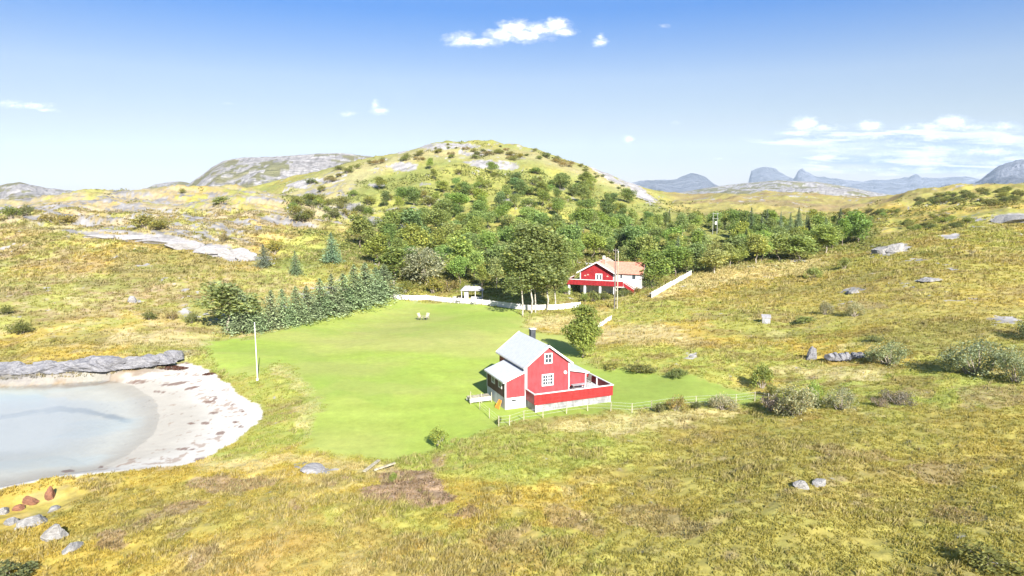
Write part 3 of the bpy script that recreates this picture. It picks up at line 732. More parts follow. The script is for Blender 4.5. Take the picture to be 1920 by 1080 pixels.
G1=(.200,.262,.070); G2=(.225,.272,.072); G3=(.155,.212,.068); G4=(.240,.280,.092); GREYG=(.255,.26,.165); BL=(.155,.205,.105)
PROTO = {
 'round_a': (broad_tree_meshes('birch', 1, 8, 6.6, 1.6, 3600, .40, G1), 8.0, M_LEAF, M_BARK),
 'round_b': (broad_tree_meshes('birch', 2, 8, 5.6, 1.3, 3300, .40, G2), 8.0, M_LEAF, M_BARK),
 'round_c': (broad_tree_meshes('birch', 3, 8, 6.0, 1.0, 3400, .42, G3), 8.0, M_LEAF, M_BARK),
 'round_d': (broad_tree_meshes('birch', 4, 8, 5.2, 1.2, 3200, .38, G4), 8.0, M_LEAF, M_GREYBARK),
 'narrow': (broad_tree_meshes('birch', 5, 9, 4.0, 1.2, 3000, .38, G1, nl=10), 9.0, M_LEAF, M_BARK),
 'tall': (broad_tree_meshes('aspen', 6, 16, 7.6, 4.6, 8000, .42, (.215,.255,.080), trunk=.15, nl=14), 16.0, M_LEAF, M_PALEBARK),
 'tall_b': (broad_tree_meshes('aspen', 16, 16, 7.0, 5.0, 7400, .42, (.22,.26,.085), trunk=.14, nl=14), 16.0, M_LEAF, M_PALEBARK),
 'willow': (broad_tree_meshes('willow', 7, 8, 9.0, .9, 5200, .36, GREYG, nl=14), 8.0, M_LEAF, M_GREYBARK),
 'lone': (broad_tree_meshes('birch', 8, 9, 5.8, .1, 14000, .30, (.195,.245,.065), nl=16), 9.0, M_LEAF, M_GREYBARK),
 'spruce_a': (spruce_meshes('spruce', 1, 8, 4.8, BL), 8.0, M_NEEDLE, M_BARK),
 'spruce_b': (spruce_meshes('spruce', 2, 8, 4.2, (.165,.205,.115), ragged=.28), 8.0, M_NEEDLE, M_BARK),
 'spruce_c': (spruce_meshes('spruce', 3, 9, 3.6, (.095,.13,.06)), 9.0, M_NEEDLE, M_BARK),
}
SH = {
 'olive': (shrub_meshes('shrub', 1, 2.2, 3.2, 2600, .17, (.215,.225,.065)), 2.2),
 'dark': (shrub_meshes('shrub', 2, 2.0, 3.0, 2400, .17, (.140,.158,.055)), 2.0),
 'green': (shrub_meshes('shrub', 3, 2.2, 2.9, 2600, .17, (.205,.255,.07)), 2.2),
 'brown': (shrub_meshes('shrub', 4, 1.6, 3.2, 2400, .16, (.230,.175,.070)), 1.6),
 'grey': (shrub_meshes('shrub', 5, 2.4, 3.4, 5200, .125, (.225,.240,.135), nl=13, stems=18), 2.4),
 'twig': (shrub_meshes('shrub', 6, 1.2, 3.0, 3200, .10, (.225,.180,.145), nl=12, stems=26), 1.2),
}
def tint(k):
    r = random.Random(k); b = .88+.36*r.random(); return (b*(.86+.26*r.random()), b, b*(.8+.4*r.random()), 1)
NTREE = [0]
def put(proto, loc, h, label, group=None, wscale=1.0, name=None, cat=None, col=None):
    shrub = proto in SH
    (m1, m2), h0 = (SH[proto] if shrub else PROTO[proto][:2])
    mats = (M_LEAF, M_GREYBARK) if shrub else PROTO[proto][2:]
    nm = name or ('shrub' if shrub else 'spruce_tree' if 'spruce' in proto else 'broadleaf_tree')
    root = bpy.data.objects.new(nm, None); COL.objects.link(root); root.empty_display_size = .5
    s = h/h0; NTREE[0] += 1; k = NTREE[0]; r = random.Random(k*7)
    root.location = loc; root.rotation_euler = (r.uniform(-.04,.04), r.uniform(-.04,.04), r.uniform(0, 6.283)); root.scale = (s*wscale, s*wscale, s)
    for me, mt, pn in ((m1, mats[0], 'foliage' if shrub else 'crown'), (m2, mats[1], 'stems' if shrub else 'trunk')):
        o = bpy.data.objects.new(pn, me); COL.objects.link(o); o.parent = root
        if not me.materials: me.materials.append(mt)
        o.color = col or tint(k)
    tag(root, label, cat or ('shrub' if shrub else 'tree'), group)
    return root
def put_px(proto, px, base, top, label, wpx=None, group=None, **kw):
    g = on_ground(px, base); h = (slope(top)-slope(base))*g.y
    ws = 1.0
    if wpx:
        (m1, m2), h0 = (SH[proto] if proto in SH else PROTO[proto][:2])
        xs = [v.co.x for v in m1.vertices][::37]; w0 = (max(xs)-min(xs))*h/h0
        ws = (wpx*g.y/1275)/w0; ws = min(max(ws, .35), 2.6)
    return put(proto, g, h, label, group, ws, **kw)

# --- spruce hedge along the left edge of the lawn
hedge = [(428,620,530,84,'round_d'),(455,624,548,62,'spruce_b'),(482,621,563,52,'spruce_a'),(508,618,541,50,'spruce_b'),(532,612,545,52,'spruce_a'),(556,607,540,54,'spruce_a'),
         (578,601,533,54,'spruce_b'),(601,594,526,56,'spruce_a'),(624,589,518,58,'spruce_b'),(643,583,510,60,'spruce_a'),(664,577,500,62,'spruce_a'),(684,570,496,60,'spruce_b'),(703,563,498,56,'spruce_a'),(722,557,500,54,'spruce_b')]
for i, (px, b, t, w, k) in enumerate(hedge):
    lb = ('pale bushy tree at the left end of the spruce hedge, nearest the beach' if i == 0 else
          'blue-green spruce at the far right end of the hedge beside the white fence' if i == len(hedge)-1 else
          'tall ragged grey-green spruce second from the left in the hedge' if i == 1 else
          f'blue-green spruce in the hedge along the lawn, {["","","third","fourth","fifth","sixth","seventh","eighth","ninth","tenth","eleventh","twelfth","thirteenth"][i]} counted from the beach end')
    put_px(k, px, b, t-(5 if i % 3 else -2), lb, w*1.32, group='spruce hedge along the lawn', col=(1.25+.2*random.random(),1.3,1.2,1) if 'spruce' in k else (.95,.95,1.15,1))
for px, b, t, w, k, lb in [
   (624,494,436,46,'spruce_a','dark solitary spruce on the left hillside above the hedge, larger than its neighbours'),
   (555,516,470,34,'spruce_a','dark conical spruce on the left slope, middle of three young spruces'),
   (496,501,458,40,'spruce_b','broad low spruce at the right end of the grey rock band'),
   (683,438,404,30,'spruce_a','small spruce beside the bare ridge on the hillside'),
   (1092,671,570,66,'lone','full round leafy tree standing alone behind the near red house'),
   (797,534,463,98,'willow','wide silvery grey-green willow behind the left part of the white fence'),
   (738,536,462,60,'narrow','dark green tree between the spruce hedge and the silvery willow'),
   (1610,454,396,56,'round_c','large isolated dark tree at the right end of the wood, casting a black shadow'),
   (1340,512,470,60,'round_d','round pale bush-like tree where the wood meets the straw grass'),
   (1418,494,440,50,'round_d','pale round tree at the front edge of the right wood'),
   (1375,496,442,46,'round_c','dark green tree at the front edge of the right wood'),
   (1408,450,388,24,'spruce_c','tall nearly black spruce rising above the right wood'),
   (1436,452,392,18,'spruce_c','slim dark spruce just right of the black spruce'),
   (1462,456,396,18,'spruce_b','slim pale-tipped spruce in the right wood'),
   (1495,490,440,62,'round_b','yellow-green spreading tree at the front edge of the right wood'),
   (1548,474,425,56,'round_d','light green tree near the right end of the wood'),
   (1225,540,470,60,'round_b','tree with dense foliage just right of the far red house'),
   (1265,520,462,60,'round_a','green tree above the short sloping white fence'),
   (1300,512,455,44,'round_c','dark tree at the upper end of the sloping white fence')]:
    put_px(k, px, b, t, lb, w, col=(1.0,1.02,1.0,1) if k == 'willow' else (1.15,1.1,1,1) if k == 'lone' else None)
# tall pale-stemmed aspens by the fence
for px, b, t, w, k, lb in [(980,592,440,90,'tall','tall pale-stemmed aspen, leftmost of the row in front of the white fence'),
   (996,588,420,104,'tall_b','tallest pale-stemmed aspen in the row by the white fence'),
   (1004,586,440,84,'tall','dark-stemmed aspen tucked behind the tallest aspen'),
   (1026,583,436,96,'tall_b','pale-stemmed aspen second from the right by the white fence'),
   (1042,580,444,86,'tall','rightmost pale-stemmed aspen by the white fence, nearest the far house')]:
    put_px(k, px, b, t, lb, w, group='aspens by the white fence', col=(.84,.86,.92,1))
# trees and bushes right behind the fence
for i, (px, Y, h, k, w, lb) in enumerate([(760,178,3.6,'olive',1.1,'low green bush behind the left end of the white fence'),(812,178,4.6,'olive',1.0,'yellow-olive rounded bush left of the white pavilion'),(838,180,3.8,'brown',1.0,'brownish bush just left of the white pavilion'),
      (862,186,8.0,'round_a',1,'green tree behind the white pavilion'),(905,182,6.4,'round_b',1,'yellow-green tree right of the white pavilion'),(932,181,8.5,'round_d',1,'tree with autumn-tinted leaves right of the pavilion'),
      (955,183,9.5,'round_c',1,'dark tree behind the leftmost aspen'),(1060,176,2.6,'green',1,'small bright bush below the far house deck'),(1096,168,2.6,'green',.9,'yellow-green bush in front of the far house deck, left one'),
      (1112,167,2.9,'olive',.9,'bushy shrub in front of the far house deck, middle one'),(1132,168,2.6,'dark',.9,'dark shrub in front of the far house deck, right one'),(1168,170,2.4,'dark',1.1,'dark rounded shrub right of the utility pole'),
      (1185,172,2.4,'brown',1,'russet shrub below the steps of the far house'),(1208,178,4.2,'dark',.9,'dark upright bush at the right corner of the far house'),
      (1055,186,9,'round_a',.9,'green tree beside the left wall of the far house'),(890,190,9,'round_b',1,'yellow-green tree behind the pavilion roof')]):
    x = uu(px, 560)*Y; put(k, (x, Y, H(x, Y)), h, lb, 'garden trees and shrubs behind the fence', w)
# --- the wood
wood = [P(a,500,b)[:2] for a,b in [(650,196),(735,186),(840,190),(960,186),(1050,190),(1072,205),(1200,206),(1240,190),(1310,196),(1420,208),(1500,217),(1570,228),(1630,248),(1615,275),(1560,300),(1440,320),(1330,310),(1240,345),(1120,330),(1000,305),(860,290),(760,268),(690,225)]]
wp = np.array(wood); pts = []
rw = random.Random(5); tries = 0
while len(pts) < 205 and tries < 30000:
    tries += 1
    x = rw.uniform(wp[:,0].min(), wp[:,0].max()); y = rw.uniform(wp[:,1].min(), wp[:,1].max())
    if poly_sd(wood, np.array([x]), np.array([y]))[0] < 0: continue
    pxx = 960+1275*x/y
    if rw.random() < sstep(235, 330, y)*.55: continue
    if 1312 < pxx < 1352 and y < 262: continue
    dmin = 5.2 + (y-190)*.014
    if any((x-a)**2+(y-b)**2 < dmin**2 for a, b in pts): continue
    pts.append((x, y))
pts = np.array(pts); zz = height(pts[:,0], pts[:,1])
colw = {'round_a':'mid-green rounded','round_b':'yellow-green rounded','round_c':'dark green rounded','round_d':'pale green spreading','narrow':'narrow green','spruce_c':'dark pointed conifer'}
for i, ((x, y), z) in enumerate(zip(pts, zz)):
    pxx = 960+1275*x/y
    k = rw.choices(['round_a','round_b','round_c','round_d','narrow','spruce_c'], [5,4,4,3,3,.8 if pxx < 1300 else 1.6])[0]
    h = rw.choice([rw.uniform(5.5,8), rw.uniform(7.5,10), rw.uniform(9,12)])*(1.0 if y < 240 else .86 if y < 290 else .72)*(1.0 if pxx < 1220 else .85)
    cell = ('behind the long white fence, front rows' if y < 215 else 'behind the long white fence, deeper in') if pxx < 1060 else \
           ('directly behind the far red house' if y < 245 else 'on the slope above the far red house') if pxx < 1210 else \
           ('between the far house and the twin-pole pylon' if pxx < 1340 else 'in the wood right of the twin-pole pylon' if pxx < 1480 else 'at the right-hand end of the wood')
    put(k, (x, y, z-.2), h, f"{colw[k]} {'conifer' if k=='spruce_c' else 'tree'} {cell}".replace('conifer conifer','conifer'), 'trees of the wood ' + cell, rw.uniform(1.05, 1.4) if k != 'spruce_c' else 1.0)
wr2 = [P(a,500,b_)[:2] for a,b_ in [(1300,205),(1420,212),(1500,220),(1575,235),(1610,255),(1570,285),(1450,300),(1340,285)]]
wa = np.array(wr2); pr = []; t_ = 0
while len(pr) < 30 and t_ < 9000:
    t_ += 1; x = rw.uniform(wa[:,0].min(), wa[:,0].max()); y = rw.uniform(wa[:,1].min(), wa[:,1].max())
    if poly_sd(wr2, np.array([x]), np.array([y]))[0] < 0: continue
    if 1318 < 960+1275*x/y < 1352 and y < 262: continue
    if any((x-a)**2+(y-b_)**2 < 16 for a, b_ in pr): continue
    pr.append((x, y)); k = rw.choice(['round_a','round_c','round_b','narrow','round_c','spruce_c','spruce_b'])
    lbn = {'round_a':'mid-green rounded tree','round_b':'yellow-green rounded tree','round_c':'dark green rounded tree','narrow':'narrow green tree','spruce_c':'dark pointed conifer','spruce_b':'grey-green spruce'}[k]
    put(k, (x, y, H(x, y)-.2), rw.uniform(6, 9.5), lbn + ' packed inside the right-hand wood', 'trees packed inside the right-hand wood', rw.uniform(1.0,1.3))
# --- scattered bushes on the central hill
def scatter_px(n, poly, kinds, hr, label, group, seed, dmin=3.0, y0=120, y1=620):
    rs = random.Random(seed); pa = np.array(poly, float); got = []; t = 0
    while len(got) < n and t < n*30:
        t += 1
        px = rs.uniform(pa[:,0].min(), pa[:,0].max()); py = rs.uniform(pa[:,1].min(), pa[:,1].max())
        if poly_sd(poly, np.array([px]), np.array([py]))[0] < 0: continue
        g = on_ground(px, py, y0, y1)
        if any((g.x-a.x)**2+(g.y-a.y)**2 < dmin**2 for a in got): continue
        got.append(g); k = rs.choice(kinds)
        adj = {'olive':'olive','dark':'dark','green':'green','brown':'russet','grey':'grey-green','twig':'purplish','round_a':'green','round_b':'yellow-green','round_c':'dark green','spruce_c':'dark pointed','spruce_a':'blue-green'}[k]
        put(k, g, rs.uniform(*hr)*(1 if k in SH else 1.5), f"{adj} {label}", group, rs.uniform(1.0, 1.9))
scatter_px(28, [(560,352),(700,318),(800,300),(1120,340),(1180,380),(1000,398),(760,400),(640,392)], ['olive','olive','green','round_b'], (2.8,5.2), 'bush on the open face of the central hill', 'bushes on the face of the central hill', 21, 5)
scatter_px(62, [(740,372),(860,350),(1000,345),(1120,345),(1200,380),(1180,415),(1000,405),(760,415),(700,390)], ['round_a','round_b','round_c','green'], (3.4,6.0), 'bushy tree on the lower face of the central hill', 'bushy trees low on the central hill', 22, 3.5)
scatter_px(36, [(560,350),(640,316),(760,292),(860,281),(1010,290),(1100,312),(1100,318),(1000,303),(860,296),(740,304),(640,330),(600,352)], ['olive','brown','olive','dark'], (2.2,3.8), 'scrub along the brow of the central hill', 'scrub along the brow of the central hill', 23, 4, 380, 560)
scatter_px(12, [(800,271),(930,268),(1000,281),(1060,300),(1000,297),(900,282),(800,281)], ['brown','olive','dark'], (1.5,2.3), 'low scrub on the very top of the central hill', 'scrub on the hilltop', 24, 4, 400, 560)
scatter_px(9, [(1095,318),(1150,338),(1200,364),(1190,368),(1140,346),(1090,326)], ['dark','olive'], (1.4,2.2), 'small bush on the right shoulder of the central hill', 'bushes on the right shoulder of the hill', 25, 5, 350, 560)
scatter_px(26, [(560,372),(640,380),(700,400),(690,428),(620,412),(570,425),(548,400)], ['olive','dark','green','olive'], (2.4,4.0), 'bush in the hollow between the bare ridge and the hill', 'bushes in the hollow left of the hill', 26, 4, 150, 420)
scatter_px(34, [(1680,374),(1760,364),(1900,358),(1925,366),(1900,384),(1800,386),(1690,386)], ['dark','dark','olive','dark'], (1.8,3.2), 'bush on the crest of the right hill', 'dark bushes on the crest of the right hill', 27, 4, 200, 460)
scatter_px(18, [(1680,425),(1730,404),(1800,412),(1830,420),(1790,432),(1700,434)], ['olive','dark','green'], (1.8,3.0), 'shrub in the low thicket on the right slope', 'thicket on the right slope', 28, 3, 150, 330)
scatter_px(10, [(1560,400),(1650,392),(1690,398),(1660,408),(1580,408)], ['green','olive','dark'], (2.0,3.0), 'bush behind the right end of the wood', 'bushes behind the wood', 29, 5, 200, 460)
for px, b, t, w, k, lb in [
   (217,352,343,20,'dark','solitary dark bush standing on the skyline of the left ridge'),(110,420,398,58,'brown','large russet bush on the bare left ridge'),(270,428,398,60,'olive','wide olive bush in the middle of the bare left ridge'),
   (300,430,410,50,'olive','low olive shrub spreading right of the wide olive bush'),(421,453,430,14,'brown','small upright brown shrub on the left ridge slope'),(415,384,368,44,'olive','olive shrub near the top of the left ridge'),
   (342,363,352,16,'olive','small round shrub near the left ridge skyline'),(38,627,597,44,'dark','round dark bush near the left edge above the bay'),(10,590,570,28,'dark','dark bush at the left edge of the picture, uphill of the round one'),
   (280,600,580,28,'dark','dark low bush, left one of three above the bay rocks'),(323,600,583,20,'brown','small brown bush, middle one of three above the bay rocks'),(360,606,583,26,'dark','dark low bush, right one of three above the bay rocks'),
   (515,478,450,40,'olive','olive bush above the broad low spruce'),(20,410,385,40,'olive','olive bush at the far left of the left ridge'),(50,405,380,30,'dark','dark bush beside the far-left olive bush'),
   (822,838,795,44,'green','bright green young bush at the lower edge of the lawn'),(738,904,884,18,'green','tiny green bush beside the heather mound'),(936,796,778,12,'dark','small dark bush at the corner of the wire fence'),
   (1352,768,734,52,'grey','grey-green bush by the fence beyond the deck, casting a dark shadow on the lawn strip'),(1268,770,737,42,'brown','brownish-green bush behind the wire fence, left of the grey-green bush'),
   (1236,774,752,28,'dark','small dark bush at the foot of the wire fence, nearest the deck'),(1306,768,750,22,'dark','small dark bush between the two larger fence bushes'),
   (1428,728,676,46,'green','upright green bush beyond the end of the lawn strip'),(1488,778,712,84,'grey','large grey willow bush at the right end of the wire fence'),
   (1526,758,712,40,'green','green bush leaning against the large grey willow bush'),(1450,770,738,50,'twig','twiggy bare bush left of the large grey willow bush'),(1578,768,722,54,'grey','sparse grey-green bush right of the large willow bush'),
   (1685,758,732,62,'twig','flat purplish heap of bare twigs on the right slope'),(1650,762,745,34,'twig','small bare twig clump left of the purplish heap'),
   (1668,684,636,70,'grey','grey-green willow bush right of the stone wall'),(1832,704,630,104,'grey','largest grey-green willow bush, near the right edge'),
   (1905,716,640,60,'grey','willow bush cut by the right edge of the picture'),(1930,640,585,60,'grey','upper willow bush at the right edge of the picture'),
   (1601,594,560,32,'grey','small grey bush on the right slope, right one of a pair'),(1547,590,560,24,'grey','small grey bush on the right slope, left one of a pair'),
   (1510,606,592,60,'olive','low dark mat of shrubs below the pair of grey bushes'),(1340,600,590,1,'olive','x'),
   (1583,505,480,28,'olive','olive bush on the right slope in front of the isolated tree'),(1527,522,498,34,'green','pale green bush in the straw grass of the right slope'),
   (1200,698,680,60,'dark','dark scrub at the upper edge of the lawn strip, left clump'),(1270,706,690,44,'dark','dark scrub at the upper edge of the lawn strip, right clump'),(1150,694,678,40,'olive','olive scrub behind the deck at the lawn edge'),
   (1640,640,628,30,'dark','low dark shrub uphill of the willow by the stone wall'),(1450,745,720,34,'olive','olive bush tucked behind the bare twiggy bush'),
   (20,1092,1058,110,'dark','dark bush in the bottom left corner of the picture'),(1852,1062,1030,120,'dark','dark heather bush in the bottom right corner')]:
    if lb == 'x': continue
    put_px(k, px, b, t, lb, w)

# --- rocks
def rock_material(name, c1, c2, c3, sc=1.0):
    m, nt = new_mat(name); N = NT(nt)
    out = N.n('ShaderNodeOutputMaterial'); b = N.n('ShaderNodeBsdfPrincipled'); b.inputs['Roughness'].default_value = .88; b.inputs['Specular IOR Level'].default_value = .2
    tc = N.n('ShaderNodeNewGeometry'); mp = N.n('ShaderNodeMapping'); N.l(tc.outputs['Position'], mp.inputs[0]); mp.inputs['Scale'].default_value = (1, 1, 2.4); mp.inputs['Rotation'].default_value = (.3, .5, .4)
    n1 = N.noise(mp.outputs[0], 1.1*sc, 6, .68, .4); n2 = N.noise(mp.outputs[0], 5*sc, 4, .6)
    c = N.mix(N.ramp(n1, .38, .60), c1, c2); c = N.mix(N.ramp(n2, .60, .72), c, c3)
    N.l(c, b.inputs['Base Color']); N.l(b.outputs[0], out.inputs[0])
    bp = N.n('ShaderNodeBump'); bp.inputs['Strength'].default_value = .9; bp.inputs['Distance'].default_value = .3
    N.l(N.math('ADD', n1, N.math('MULTIPLY', n2, .35)), bp.inputs['Height']); N.l(bp.outputs[0], b.inputs['Normal'])
    return m
M_ROCK = rock_material('grey_gneiss', (.215,.205,.21), (.275,.265,.26), (.10,.10,.095))
M_SHORE = rock_material('blue_grey_shore_rock', (.135,.133,.145), (.20,.197,.205), (.05,.048,.05))
M_RUST = rock_material('rust_orange_rock', (.25,.115,.065), (.19,.09,.055), (.12,.085,.07), 2)
M_WHITEROCK = rock_material('pale_lichen_rock', (.20,.19,.18), (.29,.28,.265), (.10,.095,.07), 1.8)
def rock_mesh(seed, sx, sy, sz, cuts=12, rough=.10):
    rng = np.random.default_rng(seed); bm = bmesh.new(); bmesh.ops.create_icosphere(bm, subdivisions=5, radius=1)
    v = np.array([q.co[:] for q in bm.verts])
    for k in range(cuts):
        n = rng.normal(size=3); n /= np.linalg.norm(n); d = .52+.34*rng.random()
        e = v@n - d; v = v - np.clip(e, 0, None)[:,None]*n*.93
    v = v + np.stack([fbm(v[:,0]+seed, v[:,1]+v[:,2], .5, 4, 1), fbm(v[:,1]-seed, v[:,2]+v[:,0], .5, 4, 2), fbm(v[:,2], v[:,0]+seed-v[:,1], .35, 4, 3)], 1)*rough
    v[:,2] = np.where(v[:,2] < -.35, -.35, v[:,2])
    v *= np.array([sx, sy, sz])
    for q, c in zip(bm.verts, v): q.co = c
    me = bpy.data.meshes.new('rock'); bm.to_mesh(me); bm.free()
    me.polygons.foreach_set('use_smooth', [False]*len(me.polygons))
    return me
def rock_px(px, py, wpx, hpx, label, mat, seed, depth=.7, rz=0, group=None, name='rock', sink=.25):
    g = on_ground(px, py); k = g.y/1275
    w = wpx*k; h = hpx*k
    o = add_obj(name, rock_mesh(seed, w*.56, w*.56*depth, h*.95, 12 if mat is not M_SHORE else 16, .10 if mat is not M_SHORE else .20), mat, None, (g.x, g.y, g.z + h*(.35-sink)), rz)
    tag(o, label, 'rock', group); return o
for i, (px, py, w, h) in enumerate([(-14,698,50,32),(18,698,46,32),(50,697,48,30),(84,696,50,30),(118,695,50,30),(150,693,46,34),(182,691,50,38),(214,689,46,40),(246,687,46,34),(276,684,44,32),(303,680,36,28),(326,673,26,24)]):
    pos = ['leftmost, at the picture edge','second from the left','third from the left','fourth from the left','fifth from the left','sixth from the left','seventh from the left','eighth from the left','ninth from the left','third from the right end','second from the right end','at the right end beside the kelp'][i]
    rock_px(px, py, w*1.5, h*.54, f'blue-grey boulder on the far shore of the bay, {pos}', M_SHORE, 40+i, .7, .15*(i%3-1), 'shore boulders across the bay', sink=.10)
for i, (px, py, w, h, d) in enumerate([(185,446,70,6,.3),(245,449,80,7,.3),(300,456,80,10,.28),(350,466,80,13,.28),(398,475,76,15,.28),(440,483,64,16,.3),(466,489,40,14,.4)]):
    rock_px(px, py, w*1.1, h, f"pale grey slab of the rock band on the left slope, {['first','second','third','fourth','fifth','sixth','seventh'][i]} from the left", M_ROCK, 60+i, d, .12, 'rock band on the left slope', sink=.15)
for px, py, w, h, m, lb, sd_ in [(95,934,24,22,M_RUST,'rust-orange upright boulder near the lower left shore',80),(55,944,30,16,M_RUST,'low rust-orange rock left of the upright orange boulder',81),(36,956,22,9,M_RUST,'small reddish stone pile below the orange rocks',82),
     (5,962,34,12,M_WHITEROCK,'white rock at the left picture edge',83),(22,982,34,9,M_WHITEROCK,'small white rock left of the big white slab',84),(64,984,64,15,M_WHITEROCK,'big white rounded slab in the lower left',85),(44,992,30,10,M_WHITEROCK,'thin white rock at the foot of the big white slab',91),
     (108,1010,50,26,M_WHITEROCK,'tilted grey-white block with dark cracks in the lower left',86),(136,1030,46,13,M_WHITEROCK,'grey slab below the tilted cracked block',87),(100,958,28,8,M_WHITEROCK,'flat pale stone above the tilted block',92),
     (590,884,70,10,M_ROCK,'flat lavender-grey slab in the straw grass below the lawn',88),(1655,474,40,12,M_WHITEROCK,'grey rock on the right slope, left of a pair',89),(1682,472,42,16,M_WHITEROCK,'pale rock on the right slope, right of a pair',90),
     (1905,416,100,16,M_WHITEROCK,'long pale rock outcrop near the right edge high on the slope',93),(1500,914,34,12,M_WHITEROCK,'cream-coloured rock in the brown heath of the right foreground',94),(1536,908,34,10,M_WHITEROCK,'grey-white rock right of the cream-coloured one',95),
     (1600,549,36,9,M_WHITEROCK,'low white rock on the right slope above the grey bushes',96),(1842,1050,50,14,M_ROCK,'dark grey rock near the bottom right corner',97),(248,566,24,10,M_ROCK,'low grey rock in the left meadow',98),
     (1742,526,50,6,M_WHITEROCK,'thin pale slab on the right slope',99),(1300,670,18,6,M_ROCK,'small stone in the grass above the lawn strip',100)]:
    rock_px(px, py, w, h, lb, m, sd_, .7, sd_*.7, sink=.2)

# --- heath grass tufts (uncountable) and heather
def grass_stuff():
    rng = np.random.default_rng(77)
    n0 = 255000
    Y = np.sqrt(rng.random(n0)*(118**2-34**2)+34**2); U = rng.uniform(-1.12, 1.12, n0)
    keep = rng.random(n0) < np.clip((52/Y)**1.6, .12, 1); Y = Y[keep]; U = U[keep]
    Y2 = np.sqrt(rng.random(80000)*(250**2-112**2)+112**2); U2 = rng.uniform(-1.1, 1.1, 80000)
    X = np.concatenate([U*Y, U2*Y2]); Yy = np.concatenate([Y, Y2])
    Z = height(X, Yy); c, rk, L, S = ground_colour(X, Yy, Z)
    px, py = proj(X, Yy, Z)
    clump = fbm(X, Yy, 1.5, 3, 5)
    house = poly_sd([(-2.5,84),(2.5,80),(15,84),(12,96),(0,100)], X, Yy) > 0
    ok = (L < .3) & (S < .2) & (rk < .45) & (clump > -.45) & ~house & (Z > -1.1)
    X, Yy, Z, c, clump, px, py = [a[ok] for a in (X, Yy, Z, c, clump, px, py)]
    n = len(X); print('tufts', n)
    far = sstep(80, 200, Yy)
    h = (.09 + .13*rng.random(n) + .14*np.clip(clump, 0, 1))*(1 + 1.2*far); w = (.045 + .035*rng.random(n))*(1 + 3.0*far)
    tcd = .92 + .20*sstep(-.4,.5,fbm(X, Yy, 1.1, 3, 3))
    c = c*tcd[:,None]
    NB = 5
    straw = fbm(X, Yy, 2.6, 3, 7) + .5*fbm(X, Yy, 14, 2, 2) > .30
    h = np.where(straw, h*1.9, h)
    tc = c*(1.12 + .18*rng.normal(size=(n,1)).clip(-1.5,1.5)*.5)
    dry = (rng.random(n) < .05) | (straw & (rng.random(n) < .55)); tc[dry] = tc[dry]*.4 + STRAW*.6
    grn = rng.random(n) < .06; tc[grn] = tc[grn]*.5 + LUSH*.4
    X = np.repeat(X, NB); Yr = np.repeat(Yy, NB); Z = np.repeat(Z, NB); h = np.repeat(h, NB)*rng.uniform(.6, 1.15, n*NB); w = np.repeat(w, NB)
    m = n*NB; sp = .10*(1 + 2.2*np.repeat(far, NB))
    bx = X + rng.normal(size=m)*sp; by = Yr + rng.normal(size=m)*sp
    a = rng.uniform(0, 6.283, m); lx = rng.normal(size=m)*.4 + .25; ly = rng.normal(size=m)*.4 - .1
    dx, dy = np.cos(a)*w, np.sin(a)*w
    v = np.stack([np.stack([bx-dx, by-dy, Z-.04], 1), np.stack([bx+dx, by+dy, Z-.04], 1), np.stack([bx+lx*h, by+ly*h, Z+h], 1)], 1).reshape(-1, 3)
    col = np.repeat(tc, NB*3, 0)*np.repeat(rng.uniform(.88, 1.12, (m,1)), 3, 0)
    me = np_mesh('heath_grass', v, np.arange(3*m).reshape(m, 3), np.clip(col, .01, .8), smooth=False)
    o = add_obj('heath_grass', me, leaf_material('grass_blade', transl=.5)); tag(o, 'yellow-green tussock grass and heath covering the slopes', 'grass', kind='stuff')
grass_stuff()
def scrub_stuff():
    rng = np.random.default_rng(5); n = 230000
    Y = np.exp(rng.random(n)*(math.log(540)-math.log(175))+math.log(175)); U = rng.uniform(-.95, .95, n); X = U*Y
    m = fbm(X, Y, 16, 4, 2) + .5*fbm(X, Y, 5, 3, 3)
    Z = height(X, Y); px, py = proj(X, Y, Z)
    hillw = ppoly(px, py, [(530,372),(700,330),(900,305),(1100,330),(1210,372),(1330,392),(1660,400),(1650,470),(1310,510),(1190,560),(740,556),(700,500),(560,440)], 12)
    rightw = ppoly(px, py, [(1660,372),(1920,356),(1920,392),(1700,420),(1560,410)], 8)
    brow = ppoly(px, py, [(600,322),(700,300),(760,288),(860,268),(940,266),(1010,284),(1100,310),(1100,320),(1000,306),(900,296),(780,298),(680,312),(600,335)], 6)
    thr = .62 - .72*hillw - .45*rightw - .35*brow
    c, rk, L, S = ground_colour(X, Y, Z)
    ok = (m > thr) & (rk < .4) & (L < .1)
    for (cx_, cy_, cr) in ((uu(1125,530)*180, 183, 10),): ok &= (X-cx_)**2 + (Y-cy_)**2 > cr**2
    ok &= ~((px > 1190) & (px < 1320) & (Y < 205))
    X, Y, Z, m, thr, c = [a[ok] for a in (X, Y, Z, m, thr, c)]
    top = np.clip((m-thr)*2.2, .15, 1.5); cen = np.stack([X, Y, Z + top*rng.random(len(X))**.6], 1)
    g = np.array([.155,.185,.052]); col = (c*.45 + g*.55)*rng.uniform(.65, 1.35, (len(X),1))
    v, f, cc = leaf_quads(cen, .45 + .0016*Y, col, rng, up=.6, aspect=.7)
    o = add_obj('undergrowth', np_mesh('undergrowth', v, f, cc, smooth=False), M_LEAF); tag(o, 'low olive-green scrub and undergrowth on the hill and among the trees', 'undergrowth', kind='stuff'); print('scrub', len(X))
scrub_stuff()
